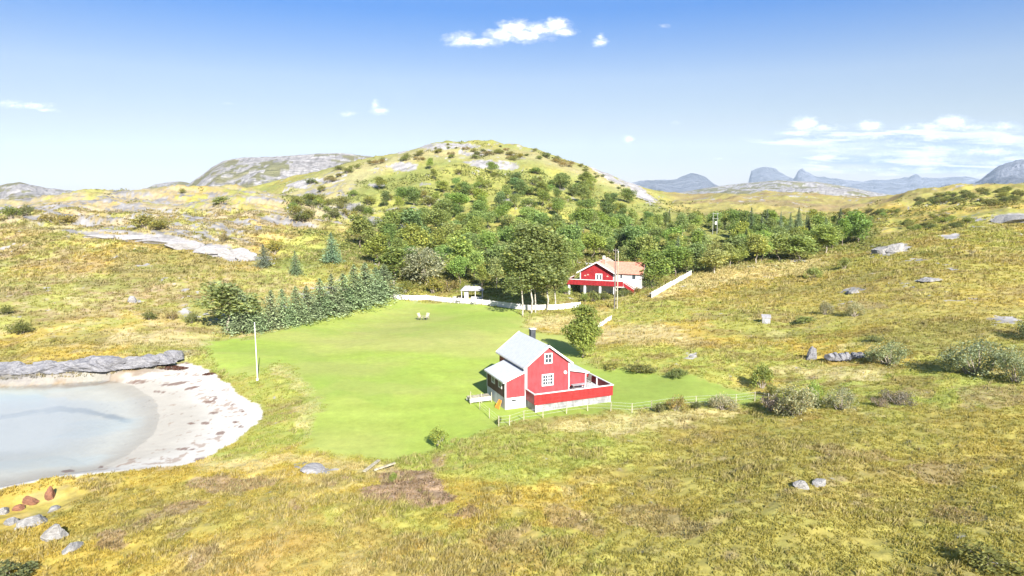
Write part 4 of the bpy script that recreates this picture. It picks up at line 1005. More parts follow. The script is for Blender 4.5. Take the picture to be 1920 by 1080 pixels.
def heather_stuff():
    rng = np.random.default_rng(9); X, Y, Wt = [], [], []
    for (cx, cy, rx, ry, rot) in HEATHER_E:
        g = on_ground(cx, min(cy, 1075)); k = g.y/1275; dY = ry*k/max(.12, -slope(cy))
        n = int(min(9000, 30*rx*k*dY)); a = rng.uniform(0, 6.283, n); r = np.sqrt(rng.random(n))*1.1
        X.append(g.x + np.cos(a)*r*rx*k); Y.append(g.y + np.sin(a)*r*dY); Wt.append(np.full(n, 1.0 if (cx, cy) == (770, 922) else .45)*(1.1-r))
    X, Y, Wt = map(np.concatenate, (X, Y, Wt)); m = fbm(X, Y, 1.6, 4, 3); ok = m > -.05 - .5*(Wt-.3); X, Y, Wt, m = X[ok], Y[ok], Wt[ok], m[ok]
    Z = height(X, Y); top = (.18 + .55*np.clip(Wt, 0, 1))*(.6+m); cen = np.stack([X, Y, Z + np.clip(top, .08, 1)*rng.random(len(X))**.5], 1)
    col = np.array([.27,.185,.135])*rng.uniform(.55, 1.5, (len(X),1)); gm = rng.random(len(X)) < .15; col[gm] = [.16,.17,.06]
    v, f, cc = leaf_quads(cen, np.full(len(X), .17), col, rng, up=.2, aspect=.35)
    o = add_obj('heather', np_mesh('heather', v, f, cc, smooth=False), M_LEAF); tag(o, 'faded purplish-brown heather growing in patches over the heath', 'heather', kind='stuff'); print('heather', len(X))
heather_stuff()
# ------------------------------------------------------------------ building helpers
def paint_mat(name, c, var=.10, rough=.55, boards=0, axis=0, streak=.0, c2=None, spec=.3):
    m, nt = new_mat(name); N = NT(nt)
    out = N.n('ShaderNodeOutputMaterial'); b = N.n('ShaderNodeBsdfPrincipled'); b.inputs['Roughness'].default_value = rough; b.inputs['Specular IOR Level'].default_value = spec
    tc = N.n('ShaderNodeTexCoord'); o = tc.outputs['Object']
    mp = N.n('ShaderNodeMapping'); N.l(o, mp.inputs[0]); mp.inputs['Scale'].default_value = (1, 1, .35)
    n = N.noise(mp.outputs[0], 2.2, 5, .65)
    dk = tuple(v*(1-2.2*var) for v in c) if c2 is None else c2
    col = N.mix(N.ramp(n, .35, .65), dk, c)
    if boards:
        sx = N.n('ShaderNodeSeparateXYZ'); N.l(o, sx.inputs[0])
        s = N.math('FRACT', N.math('DIVIDE', N.math('ADD', sx.outputs[0], N.math('MULTIPLY', sx.outputs[1], 1.0)) if axis == 0 else sx.outputs[axis], boards))
        g = N.math('ABSOLUTE', N.math('SUBTRACT', s, .5)); gap = N.ramp(g, .40, .47)
        col = N.mix(N.math('MULTIPLY', gap, .55), col, tuple(v*.45 for v in c))
        bp = N.n('ShaderNodeBump'); bp.inputs['Strength'].default_value = .6; bp.inputs['Distance'].default_value = .03; bp.invert = True
        N.l(gap, bp.inputs['Height']); N.l(bp.outputs[0], b.inputs['Normal'])
    N.l(col, b.inputs['Base Color']); N.l(b.outputs[0], out.inputs[0])
    return m
M_RED = paint_mat('red_board_wall', (.33,.050,.056), .14, .6, .16)
M_REDRAIL = paint_mat('red_railing_boards', (.31,.022,.022), .16, .5, .22, 2)
M_RED2 = paint_mat('deep_red_boards', (.26,.012,.016), .14, .6, .18)
M_WHITE = paint_mat('white_trim', (.56,.545,.53), .05, .5)
M_WHITEW = paint_mat('white_boards', (.47,.455,.43), .08, .6, .2)
M_ROOFW = paint_mat('pale_metal_roof', (.43,.445,.47), .05, .45, .42, 1)
M_FOUND = paint_mat('whitewashed_foundation', (.55,.545,.53), .10, .8)
M_GREYW = paint_mat('weathered_white_planks', (.29,.285,.28), .25, .8, .25, 2, c2=(.16,.16,.16))
M_DECK = paint_mat('grey_deck_boards', (.46,.46,.46), .15, .7, .14, 1)
M_DARKW = paint_mat('dark_brown_boards', (.10,.05,.04), .2, .7, .16)
M_CHIM = paint_mat('dark_chimney_cladding', (.05,.055,.06), .2, .6)
M_TILE = paint_mat('orange_roof_tiles', (.48,.20,.14), .12, .7, .33, 2)
M_TILEP = paint_mat('pale_pink_roof_tiles', (.46,.29,.23), .10, .7, .33, 2)
M_GREYROOF = paint_mat('grey_felt_roof', (.30,.29,.30), .15, .8)
M_WOOD = paint_mat('weathered_wood', (.40,.36,.26), .2, .8)
M_DWOOD = paint_mat('dark_pole_wood', (.17,.15,.13), .2, .8)
M_ORANGE = paint_mat('orange_plastic', (.62,.25,.03), .08, .45)
M_PYL = paint_mat('weathered_pylon', (.26,.27,.24), .15, .7)
M_METAL = paint_mat('galvanised_metal', (.55,.56,.58), .1, .35)
def glass_mat():
    m, nt = new_mat('window_glass'); N = NT(nt)
    out = N.n('ShaderNodeOutputMaterial'); b = N.n('ShaderNodeBsdfPrincipled')
    b.inputs['Base Color'].default_value = (.035,.045,.055,1); b.inputs['Roughness'].default_value = .08
    tc = N.n('ShaderNodeTexCoord'); bp = N.n('ShaderNodeBump'); bp.inputs['Strength'].default_value = .1; N.l(N.noise(tc.outputs['Object'], 1.5, 2), bp.inputs['Height']); N.l(bp.outputs[0], b.inputs['Normal'])
    N.l(b.outputs[0], out.inputs[0]); return m
M_GLASS = glass_mat()
class MB:
    def __init__(s): s.v = []; s.f = []
    def box(s, x0, x1, y0, y1, z0, z1):
        o = len(s.v); s.v += [(x0,y0,z0),(x1,y0,z0),(x1,y1,z0),(x0,y1,z0),(x0,y0,z1),(x1,y0,z1),(x1,y1,z1),(x0,y1,z1)]
        s.f += [tuple(o+i for i in q) for q in ((3,2,1,0),(4,5,6,7),(0,1,5,4),(1,2,6,5),(2,3,7,6),(3,0,4,7))]; return s
    def prism(s, poly, d):                         # poly: coplanar 3d points, extruded by vector d
        o = len(s.v); n = len(poly); d = Vector(d)
        s.v += [tuple(p) for p in poly] + [tuple(Vector(p)+d) for p in poly]
        s.f += [tuple(o+i for i in range(n)), tuple(o+n+i for i in reversed(range(n)))]
        s.f += [(o+(i+1)%n, o+i, o+n+i, o+n+(i+1)%n) for i in range(n)]; return s
    def bar(s, a, b, w, h=None, up=(0,0,1)):
        a = Vector(a); b = Vector(b); h = h or w; d = (b-a).normalized(); side = d.cross(Vector(up))
        if side.length < 1e-4: side = Vector((1,0,0))
        side.normalize(); u = side.cross(d).normalized()
        s.prism([a-side*w/2-u*h/2, a+side*w/2-u*h/2, a+side*w/2+u*h/2, a-side*w/2+u*h/2], b-a); return s
    def tube(s, a, b, r0, r1=None, n=10):
        r1 = r0 if r1 is None else r1; tv, tf = limb_mesh([(tuple(a), tuple(b), r0, r1)], n); o = len(s.v)
        s.v += [tuple(q) for q in tv]; s.f += [tuple(o+int(i) for i in q) for q in tf]
        s.f += [tuple(o+n+i for i in reversed(range(n)))]; return s
    def build(s, name, mat, parent=None):
        me = bpy.data.meshes.new(name); me.from_pydata(s.v, [], s.f)
        bm = bmesh.new(); bm.from_mesh(me); bmesh.ops.recalc_face_normals(bm, faces=bm.faces); bm.to_mesh(me); bm.free()
        return add_obj(name, me, mat, parent)
def empty(name, loc, rz, label, cat, group=None):
    o = bpy.data.objects.new(name, None); COL.objects.link(o); o.location = loc; o.rotation_euler = (0,0,rz); tag(o, label, cat, group); return o
def window(parent, x, y, z, w, h, cols, rows, name='window', face=(0,-1), mull=.05, fr=.13, thick=.06):
    """window in a wall whose outward direction is face; x,y,z = centre on wall surface"""
    fx, fy = face; ax, ay = (-fy, fx)              # along the wall
    def bx(mb, a0, a1, d0, d1, z0, z1):
        pts = [(x+ax*a+fx*d, y+ay*a+fy*d, zz) for zz in (z0, z1) for a, d in ((a0,d0),(a1,d0),(a1,d1),(a0,d1))]
        o = len(mb.v); mb.v += pts; mb.f += [tuple(o+i for i in q) for q in ((3,2,1,0),(4,5,6,7),(0,1,5,4),(1,2,6,5),(2,3,7,6),(3,0,4,7))]
    fm = MB()
    bx(fm, -w/2-fr, -w/2, .003, thick, z-h/2-fr, z+h/2+fr); bx(fm, w/2, w/2+fr, .003, thick, z-h/2-fr, z+h/2+fr)
    bx(fm, -w/2, w/2, .003, thick, z+h/2, z+h/2+fr); bx(fm, -w/2, w/2, .003, thick, z-h/2-fr, z-h/2)
    for c in range(1, cols):
        a = -w/2 + w*c/cols; mw = mull*(1.9 if cols == 4 and c == 2 else 1); bx(fm, a-mw/2, a+mw/2, .012, thick-.01, z-h/2, z+h/2)
    for r in range(1, rows):
        b_ = z-h/2 + h*r/rows; bx(fm, -w/2, w/2, .014, thick-.013, b_-mull/2, b_+mull/2)
    f = fm.build(name, M_WHITE, parent)
    g = MB(); bx(g, -w/2, w/2, .002, .010, z-h/2, z+h/2); g.build('pane', M_GLASS, f)
    return f

# ------------------------------------------------------------------ near red house (fitted to the photo)
AL = R(22.6); HX, HY, W_, HE, HR, LL = 1.76, 83.7, 6.15, 5.31, 7.61, 9.09
hs = empty('red_house', (HX, HY, 0), AL, 'near small red house with pale grey metal roof, white trim and a red-railed terrace', 'house')
ZB = 1.42
b = MB(); b.prism([(0,0,ZB),(W_,0,ZB),(W_,0,HE),(W_/2,0,HR),(0,0,HE)], (0,LL,0)); b.build('wall', M_RED, hs)
b = MB(); b.box(.04, W_-.04, .04, LL-.04, -.5, ZB); b.build('foundation', M_FOUND, hs)
def roof_pair(parent, W0, W1, y0, y1, he, hr, ov, th, mat, name='roof', front_ov=.32):
    mid = (W0+W1)/2; k = (hr-he)/((W1-W0)/2); b = MB()
    b.prism([(W0-ov, y0, he-k*ov+.03),(mid, y0, hr+.03),(mid, y0, hr+.03+th),(W0-ov, y0, he-k*ov+.03+th)], (0, y1-y0, 0))
    b.prism([(mid+.002, y0, hr+.03),(W1+ov, y0, he-k*ov+.03),(W1+ov, y0, he-k*ov+.03+th),(mid+.002, y0, hr+.03+th)], (0, y1-y0, 0))
    return b.build(name, mat, parent)
rf = roof_pair(hs, 0, W_, -.34, LL+.34, HE, HR, .38, .12, M_ROOFW)
k = (HR-HE)/(W_/2)
b = MB()     # barge boards
for s_, (xa, xb) in ((0, (-.40, W_/2)), (1, (W_+.40, W_/2))):
    za = HE - k*.40
    for yy in (-.375, LL+.342):
        b.prism([(xa, yy, za-.07),(xb, yy, HR-.07),(xb, yy, HR+.20),(xa, yy, za+.20)], (0,.035,0))
b.build('barge_board', M_WHITE, hs)
b = MB(); b.box(-.44, -.385, -.3, LL+.3, HE-k*.38-.06, HE-k*.38+.10); b.box(W_+.385, W_+.44, -.3, LL+.3, HE-k*.38-.06, HE-k*.38+.10); b.build('gutter', M_WHITE, hs)
for x0 in (-.03, W_-.15):
    b = MB(); b.box(x0, x0+.18, -.03, .0, ZB-.02, HE+.02 if x0 < 0 else HE+.02); b.build('corner_board', M_WHITE, hs)
b = MB(); b.box(W_-.001, W_+.03, -.03, .15, ZB, HE-.05); b.box(-.03, .0, 0, .16, ZB, HE-.1); b.build('corner_board', M_WHITE, hs)
window(hs, W_/2+.02, 0, 6.02, .80, 1.05, 2, 2, fr=.16, mull=.09)
window(hs, W_/2-.05, 0, 3.22, 1.30, 1.20, 4, 3, fr=.18, mull=.07)
window(hs, 0, 3.4, 4.85, .6, .5, 1, 1, face=(-1,0))
cm = MB(); cm.box(W_/2+.25, W_/2+.95, 5.9, 6.5, 6.9, 8.62); ch = cm.build('chimney', M_CHIM, rf)
cm = MB(); cm.box(W_/2+.18, W_/2+1.02, 5.83, 6.57, 8.62, 8.72); cm.build('chimney_cap', M_METAL, ch)
b = MB(); b.tube((W_-.62, -.02, 3.95), (W_-.62, -.16, 3.95), .24, .20, 16); b.build('wall_lamp', M_WHITE, hs)
# left annexe
an = MB(); AW, AL_, AHI, ALO = 2.85, 6.4, 4.70, 3.72
an.prism([(-AW,0,ZB+.02),(-.002,0,ZB+.02),(-.002,0,AHI-.10),(-AW,0,ALO-.10)], (0,.14,0)); a1 = an.build('annexe_wall', M_RED, hs); a1['label'] = 'red boarded end wall of the lean-to porch'
b = MB(); b.box(-AW, -AW+.12, .15, AL_*.98, ZB+.02, ALO-.12); b.box(-AW+.12, 0, AL_-.12, AL_, ZB, ALO-.1); a2 = b.build('porch_wall', M_DARKW, hs); a2['label'] = 'dark brown side wall of the porch'
b = MB(); b.box(-AW+.02, -.003, .02, AL_, -.6, ZB+.015); b.build('porch_foundation', M_FOUND, hs)
b = MB(); b.prism([(-AW-.30,-.20,ALO-.10-.10),(-.003,-.20,AHI-.04),(-.003,-.20,AHI+.06),(-AW-.30,-.20,ALO-.10)], (0,AL_+.4,0)); b.build('porch_roof', M_ROOFW, hs)
b = MB(); b.prism([(-AW-.32,-.24,ALO-.30),(-.004,-.24,AHI-.12),(-.004,-.24,AHI+.075),(-AW-.32,-.24,ALO-.08)], (0,.035,0)); b.box(-AW-.345,-AW-.305,-.2,AL_+.2,ALO-.30,ALO-.12); b.build('porch_fascia', M_WHITE, hs)
for x0, x1, y0, y1 in ((-AW-.03,-AW+.14,-.035,-.003),(-AW-.035,-AW-.003,-.035,.14),(-AW-.035,-AW-.003,AL_-.14,AL_),(-.16,.0,-.035,-.003)):
    b = MB(); b.box(x0, x1, y0, y1, ZB-.02, ALO-.1 if x0 < -1 else AHI-.15); b.build('porch_corner_board', M_WHITE, hs)
b = MB(); b.box(-AW+.9, -AW+1.5, -.012, .019, .95, 1.15); b.build('basement_vent', M_CHIM, hs)
window(hs, -AW, 1.6, 2.9, .9, .8, 2, 1, face=(-1,0), name='porch_window'); window(hs, -AW, 4.0, 2.9, .9, .8, 2, 1, face=(-1,0), name='porch_window')
# right annexe
RS, RW, RHI, RLO = 1.2, 3.1, 4.05, 3.45
b = MB(); b.prism([(W_+.002,RS,ZB+.02),(W_+RW,RS,ZB+.02),(W_+RW,RS,RLO-.1),(W_+.002,RS,RHI-.1)], (0,6.0,0)); b.build('side_wing', M_RED, hs)
b = MB(); b.prism([(W_+.003,RS-.3,RHI-.04),(W_+RW+.3,RS-.3,RLO-.14),(W_+RW+.3,RS-.3,RLO-.03),(W_+.003,RS-.3,RHI+.07)], (0,6.6,0)); b.build('side_roof', M_ROOFW, hs)
b = MB(); b.prism([(W_+.004,RS-.34,RHI-.14),(W_+RW+.33,RS-.34,RLO-.26),(W_+RW+.33,RS-.34,RLO-.02),(W_+.004,RS-.34,RHI+.09)], (0,.035,0)); b.box(W_+RW-.14,W_+RW+.03,RS-.035,RS-.003,ZB,RLO-.1); b.build('side_fascia', M_WHITE, hs)
b = MB(); b.box(W_+.02, W_+RW-.02, RS+.02, RS+5.98, -.5, ZB+.018); b.build('side_foundation', M_FOUND, hs)
# terrace
DF, DR, ZT, ZBB = 2.65, 11.05, 2.32, 1.02; DY = 3.7; FL = 1.36
b = MB(); b.box(.05, DR-.05, -DF+.05, -.003, FL-.14, FL); b.box(W_+.003, DR-.05, 0, RS-.003, FL-.14, FL); b.box(W_+RW+.003, DR-.05, RS-.001, DY, FL-.14, FL); b.build('terrace_floor', M_DECK, hs)
b = MB()
b.box(0, DR, -DF-.04, -DF, ZBB, ZT); b.box(-.04, 0, -DF-.04, -.04, ZBB, ZT); b.box(DR, DR+.04, -DF-.04, DY, ZBB, ZT); b.box(W_+RW+.1, DR, DY, DY+.04, ZBB, ZT)
b.build('railing', M_REDRAIL, hs)
b = MB(); zt = ZT+.003
b.box(-.12, DR+.12, -DF-.13, -DF+.07, zt, zt+.10); b.box(-.12, .08, -DF+.073, -.04, zt, zt+.10); b.box(DR-.08, DR+.12, -DF+.073, DY+.1, zt, zt+.10); b.box(W_+RW+.1, DR-.083, DY-.08, DY+.1, zt, zt+.10)
b.build('railing_cap', M_WHITE, hs)
for x0, y0 in ((DR-.18, 1.2), (DR-.18, -DF+.03), (5.5, -DF+.03), (.03, -DF+.03)):
    b = MB(); b.box(x0, x0+.14, y0, y0+.14, FL, zt-.002); b.build('railing_post', M_WHITE, hs)
b = MB(); b.box(0, DR, -DF-.062, -DF-.042, ZBB+.50, ZBB+.57); b.box(-.002, DR+.002, -DF-.062, -DF-.042, ZBB-.02, ZBB+.05); b.build('railing_batten', M_REDRAIL, hs)
b = MB(); b.box(.18, DR-.3, -DF+.12, -DF+.2, -.5, ZBB-.02); b.box(.14, .22, -DF+.203, -.02, -.5, ZBB-.02); b.box(DR-.42, DR-.34, -DF+.203, DY, -.5, ZBB-.02); b.build('skirting', M_GREYW, hs)
for x0 in (.14, DR-.36):
    b = MB(); b.box(x0, x0+.16, -DF+.06, -DF+.115, -.5, ZBB-.018); b.build('skirting_post', M_WHITE, hs)
def hloc(x, y, z=0):
    c, s = math.cos(AL), math.sin(AL); return Vector((HX+c*x-s*y, HY+s*x+c*y, z))
# terrace furniture
def garden_table(loc, rz, L, Wd, Hh, label):
    t = empty('garden_table', loc, rz, label, 'table')
    b = MB()
    for q in range(5): b.box(-L/2, L/2, -Wd/2+q*Wd/5, -Wd/2+(q+1)*Wd/5-.02, Hh-.04, Hh)
    b.build('table_top', M_GREYROOF, t)
    for sx in (-1, 1):
        for sy in (-1, 1): b = MB(); b.box(sx*(L/2-.1)-.04, sx*(L/2-.1)+.04, sy*(Wd/2-.08)-.04, sy*(Wd/2-.08)+.04, 0, Hh-.042); b.build('leg', M_DWOOD, t)
    return t
def chair(loc, rz, label, m1, group=None):
    t = empty('garden_chair', loc, rz, label, 'chair', group)
    b = MB(); b.prism([(-.32,-.30,.42),(.32,-.30,.42),(.32,.30,.34),(-.32,.30,.34)], (0,0,.05)); b.build('seat', m1, t)
    b = MB()
    for q in range(5): b.bar((-.26+q*.13, .30, .34), (-.30+q*.15, .62, 1.10), .11, .03, (0,1,0))
    b.build('backrest', m1, t)
    for sx in (-1, 1):
        b = MB(); b.box(sx*.37-.05, sx*.37+.05, -.34, .42, .60, .635); b.build('armrest', m1, t)
        b = MB(); b.box(sx*.35-.03, sx*.35+.03, -.32, -.24, 0, .598); b.build('leg', M_DWOOD, t)
        b = MB(); b.box(sx*.35-.03, sx*.35+.03, .34, .42, 0, .598); b.build('leg', M_DWOOD, t)
    return t
g = hloc(7.6, .1, FL); garden_table(g, AL, 2.0, .8, .74, 'long grey table on the terrace of the near house')
g = hloc(6.75, -1.0, FL); chair(g, AL+1.2, 'dark chair on the terrace beside the house wall, left of the table', M_DWOOD, 'terrace chairs')
g = hloc(10.2, 2.6, FL); chair(g, AL-1.4, 'dark chair in the far right corner of the terrace', M_DWOOD, 'terrace chairs')
# wooden landing left of the porch
def slab_walk(pa, pb, w, z, label):
    a = Vector(pa); b2 = Vector(pb); d = b2-a; t = empty('wooden_walkway', (a.x, a.y, 0), math.atan2(d.y, d.x), label, 'walkway'); L = d.length
    m = MB(); n = int(L/.16)
    for q in range(n): m.box(q*.16, q*.16+.145, -w/2, w/2, z-.04, z)
    m.build('deck_boards', M_WOOD, t)
    m = MB(); m.box(0, L, -w/2+.02, -w/2+.06, z-.55, z-.043); m.box(0, L, w/2-.06, w/2-.02, z-.55, z-.043); m.build('side_board', M_WHITE, t)
    for q in (0.05, L*.5, L-.1):
        m = MB(); m.box(q, q+.08, -w/2-.085, -w/2-.003, -.2, z+.55); m.build('post', M_WOOD, t)
    return t
slab_walk(hloc(-6.2, 4.4), hloc(-3.2, 4.4), 1.3, .75, 'pale wooden walkway leading to the left side of the near house')
# orange leaning sheet against the porch foundation
t = empty('orange_sledge', hloc(-3.55, .9), AL+.1, 'small orange sledge leaning on the white porch foundation', 'sledge')
m = MB(); m.prism([(-.05,-.5,0),(-.05,.5,0),(.45,.30,1.0),(.45,-.30,1.0)], (.05,0,-.03)); m.build('shell', M_ORANGE, t)
m = MB(); m.bar((-.05,-.5,.03),(.45,-.30,1.03),.06,.08); m.bar((-.05,.5,.03),(.45,.30,1.03),.06,.08); m.build('runner', M_ORANGE, t)

# ------------------------------------------------------------------ far red house
BX, BY = uu(1087,556)*178, 178.0
gzb = H(BX, BY); BA = R(-20)
h2 = empty('red_house', (BX, BY, gzb-.3), BA, 'far red house with orange tiled roof and raised red balcony among trees', 'house')
bw, bl, fl2, e2, r2 = 9.0, 12.0, 3.75, 6.45, 8.95
def Z(v): return v-gzb+.3
b = MB(); b.prism([(0,0,Z(fl2)-.2),(bw,0,Z(fl2)-.2),(bw,0,Z(e2)),(bw/2,0,Z(r2)),(0,0,Z(e2))], (0,.2,0)); b.build('gable_wall', M_RED2, h2)
b = MB(); b.prism([(.01,.203,Z(fl2)-.2),(bw-.01,.203,Z(fl2)-.2),(bw-.01,.203,Z(e2)),(bw/2,.203,Z(r2)-.03),(.01,.203,Z(e2))], (0,bl-.2,0)); b.build('side_wall', M_WHITEW, h2)
b = MB(); b.box(.1, bw-.1, .1, bl, -.3, Z(fl2)-.203); b.build('basement', M_FOUND, h2)
k2 = (r2-e2)/(bw/2)
roof_pair(h2, 0, bw, -.9, bl+.4, Z(e2), Z(r2), .7, .16, M_TILEP)
b = MB()
for xa in (-.72, bw+.72):
    for yy in (-.94, bl+.402): b.prism([(xa,yy,Z(e2)-k2*.72-.14),(bw/2,yy,Z(r2)-.12),(bw/2,yy,Z(r2)+.24),(xa,yy,Z(e2)-k2*.72+.22)], (0,.036,0))
b.build('barge_board', M_WHITE, h2)
for x0 in (-.02, bw-.22): b = MB(); b.box(x0, x0+.24, -.04, -.003, Z(fl2)-.2, Z(e2)-.05); b.build('corner_board', M_WHITE, h2)
# balcony doors
b = MB(); b.box(bw/2-.35, bw/2+1.45, -.08, -.003, Z(fl2), Z(fl2)+2.25); dr = b.build('balcony_door', M_WHITE, h2)
for xa in (bw/2+.0, bw/2+.85): b = MB(); b.box(xa, xa+.34, -.10, -.082, Z(fl2)+.7, Z(fl2)+1.95); b.build('pane', M_GLASS, dr)
for xa, zz in ((1.4, 5.35), (2.15, 5.6), (7.3, 5.4)):       # decorations on the wall
    b = MB(); b.prism([(xa-.22,-.03,Z(zz)-.14),(xa+.22,-.03,Z(zz)-.14),(xa+.30,-.03,Z(zz)+.02),(xa,-.03,Z(zz)+.22),(xa-.30,-.03,Z(zz)+.02)], (0,-.05,0)); b.build('wall_ornament', M_TILEP, h2)
# balcony
b = MB(); b.box(-2.6, bw+3.0, -3.2, -.003, Z(fl2)-.25, Z(fl2)-.03); b.box(-2.6, -.003, 0, 4, Z(fl2)-.25, Z(fl2)-.03); b.build('balcony_floor', M_DECK, h2)
b = MB(); b.box(-2.6, bw+3.0, -3.28, -3.2, Z(fl2)-.45, Z(fl2)+.85); b.box(-2.68, -2.6, -3.28, 4, Z(fl2)-.45, Z(fl2)+.85); b.build('balcony_railing', M_RED2, h2)
b = MB(); b.box(-2.75, bw+3.05, -3.36, -3.14, Z(fl2)+.853, Z(fl2)+1.0); b.box(-2.75, -2.55, -3.138, 4, Z(fl2)+.853, Z(fl2)+1.0); b.build('balcony_cap', M_WHITE, h2)
for xa in (-2.4, 1.8, 5.8, 9.5): b = MB(); b.box(xa, xa+.5, -3.0, -2.5, -.4, Z(fl2)-.252); b.build('balcony_pillar', M_FOUND, h2)
# cross wing
wy0, wy1, wx1, wr = 3.0, 8.6, bw+6.6, 8.55; we = 6.2
b = MB(); b.prism([(bw-.5,wy0,Z(fl2)-1.6),(bw-.5,wy1,Z(fl2)-1.6),(bw-.5,wy1,Z(we)),(bw-.5,(wy0+wy1)/2,Z(wr)),(bw-.5,wy0,Z(we))], (wx1-bw+.5,0,0)); b.build('wing_wall', M_WHITEW, h2)
kk = (wr-we)/((wy1-wy0)/2); b = MB(); ym = (wy0+wy1)/2
b.prism([(bw-3.2,wy0-.5,Z(we)-kk*.5+.03),(bw-3.2,ym,Z(wr)+.03),(bw-3.2,ym,Z(wr)+.19),(bw-3.2,wy0-.5,Z(we)-kk*.5+.19)], (wx1-bw+3.7,0,0))
b.prism([(bw-3.2,wy1+.5,Z(we)-kk*.5+.03),(bw-3.2,ym+.002,Z(wr)+.03),(bw-3.2,ym+.002,Z(wr)+.19),(bw-3.2,wy1+.5,Z(we)-kk*.5+.19)], (wx1-bw+3.7,0,0))
b.build('wing_roof', M_TILE, h2)
b = MB(); b.prism([(wx1+.503,wy0-.55,Z(we)-kk*.55-.1),(wx1+.503,ym,Z(wr)-.08),(wx1+.503,ym,Z(wr)+.24),(wx1+.503,wy0-.55,Z(we)-kk*.55+.2)], (.04,0,0)); b.prism([(wx1+.503,wy1+.55,Z(we)-kk*.55-.1),(wx1+.503,ym,Z(wr)-.08),(wx1+.503,ym,Z(wr)+.24),(wx1+.503,wy1+.55,Z(we)-kk*.55+.2)], (.04,0,0)); b.build('wing_barge_board', M_WHITE, h2)
window(h2, bw+1.3, wy0, Z(5.2), .5, 1.2, 1, 1); window(h2, bw+4.6, wy0, Z(5.1), .9, 1.1, 1, 1)
b = MB(); b.box(bw/2+.8, bw/2+1.5, 1.8, 2.5, Z(8.0), Z(9.5)); b.build('chimney', M_TILE, h2)
b = MB(); b.box(bw/2-.3, bw/2+.3, 8.0, 8.6, Z(8.8), Z(9.9)); b.build('chimney', M_WHITE, h2)
# side steps
b = MB()
for q in range(6): b.box(bw+3.0+q*.42, bw+3.42+q*.42, -2.6, -1.2, Z(fl2)-.3-q*.28-.2, Z(fl2)-.3-q*.28)
b.build('steps', M_DECK, h2)
for yy in (-2.7, -1.15):
    b = MB(); b.prism([(bw+3.0,yy,Z(fl2)-.4),(bw+5.7,yy,Z(fl2)-2.1),(bw+5.7,yy,Z(fl2)-1.2),(bw+3.0,yy,Z(fl2)+.55)], (0,.08,0)); b.build('stair_railing', M_RED2, h2)
    b = MB(); b.bar((bw+2.95,yy+.04,Z(fl2)+.62),(bw+5.8,yy+.04,Z(fl2)-1.13),.14,.1); b.build('stair_cap', M_WHITE, h2)

# ------------------------------------------------------------------ white fences
def board_fence(ptsw, hgt, label, gap=0, seg=2.4, name='white_fence', mat=None, board=.5):
    P0 = Vector(ptsw[0]); t = empty(name, (P0.x, P0.y, H(P0.x, P0.y)), 0, label, 'fence')
    dense = []
    for a, b_ in zip(ptsw, ptsw[1:]):
        a = Vector(a); b_ = Vector(b_); n = max(1, round((b_-a).length/seg))
        dense += [a + (b_-a)*k/n for k in range(n)]
    dense.append(Vector(ptsw[-1])); zs = [H(p.x, p.y) for p in dense]; off = Vector((P0.x, P0.y, H(P0.x, P0.y)))
    panel = MB()
    for (a, za), (b_, zb) in zip(zip(dense, zs), zip(dense[1:], zs[1:])):
        a3 = Vector((a.x, a.y, za)) - off; b3 = Vector((b_.x, b_.y, zb)) - off
        for q in range(3): 
            z0 = .10 + q*(hgt-.10)/3; z1 = z0 + (hgt-.10)/3 - .035
            d = (b3-a3); nrm = Vector((-d.y, d.x, 0)).normalized()*.03
            panel.prism([a3+Vector((0,0,z0)), b3+Vector((0,0,z0)), b3+Vector((0,0,z1)), a3+Vector((0,0,z1))], nrm)
    panel.build('fence_boards', mat or M_WHITE, t)
    for p, z in zip(dense, zs):
        m = MB(); c = Vector((p.x, p.y, z)) - off; m.box(c.x-.06, c.x+.06, c.y+.035, c.y+.155, c.z-.4, c.z+hgt+.08); m.build('fence_post', mat or M_WHITE, t)
    return t
def gp(px, py): v = on_ground(px, py, 60, 400); return (v.x, v.y)
board_fence([gp(733,559), gp(800,563), gp(860,569), gp(905,572), gp(945,577), gp(990,583), gp(1040,582), gp(1088,577)], 1.35, 'long low white board fence closing off the far end of the lawn')
board_fence([gp(1222,559), gp(1250,543), gp(1275,528), gp(1296,517)], 1.5, 'short white fence climbing the slope right of the far house')
board_fence([gp(1122,617), gp(1133,609), gp(1146,600)], .9, 'short white fence piece beside the lone round tree', seg=1.6)
# wire fence on stakes around the near house
st = [(882,752),(900,768),(918,785),(935,800),(955,798),(982,789),(1018,784),(1062,776),(1102,771),(1145,772),(1185,775),(1222,770),(1262,764),(1305,760),(1342,758),(1380,757),(1415,752),(1440,756)]
wf = empty('wire_fence', (0,0,0), 0, 'wire fence on pale wooden stakes curving round the front of the near house', 'fence'); tops = []
for px, py in st:
    g = on_ground(px, py); hh = 1.25; lx = random.uniform(-.06,.06)
    m = MB(); m.tube((g.x,g.y,g.z-.3),(g.x+lx,g.y,g.z+hh),.055,.05,6); m.build('fence_stake', M_WOOD, wf); tops.append((Vector((g.x,g.y,g.z)), Vector((g.x+lx,g.y,g.z+hh))))
for q in (.35, .65, .95):
    m = MB()
    for (a0, a1), (b0, b1) in zip(tops, tops[1:]): m.tube(tuple(a0.lerp(a1, q)), tuple(b0.lerp(b1, q)), .007, .007, 4)
    m.build('wire', M_METAL, wf)
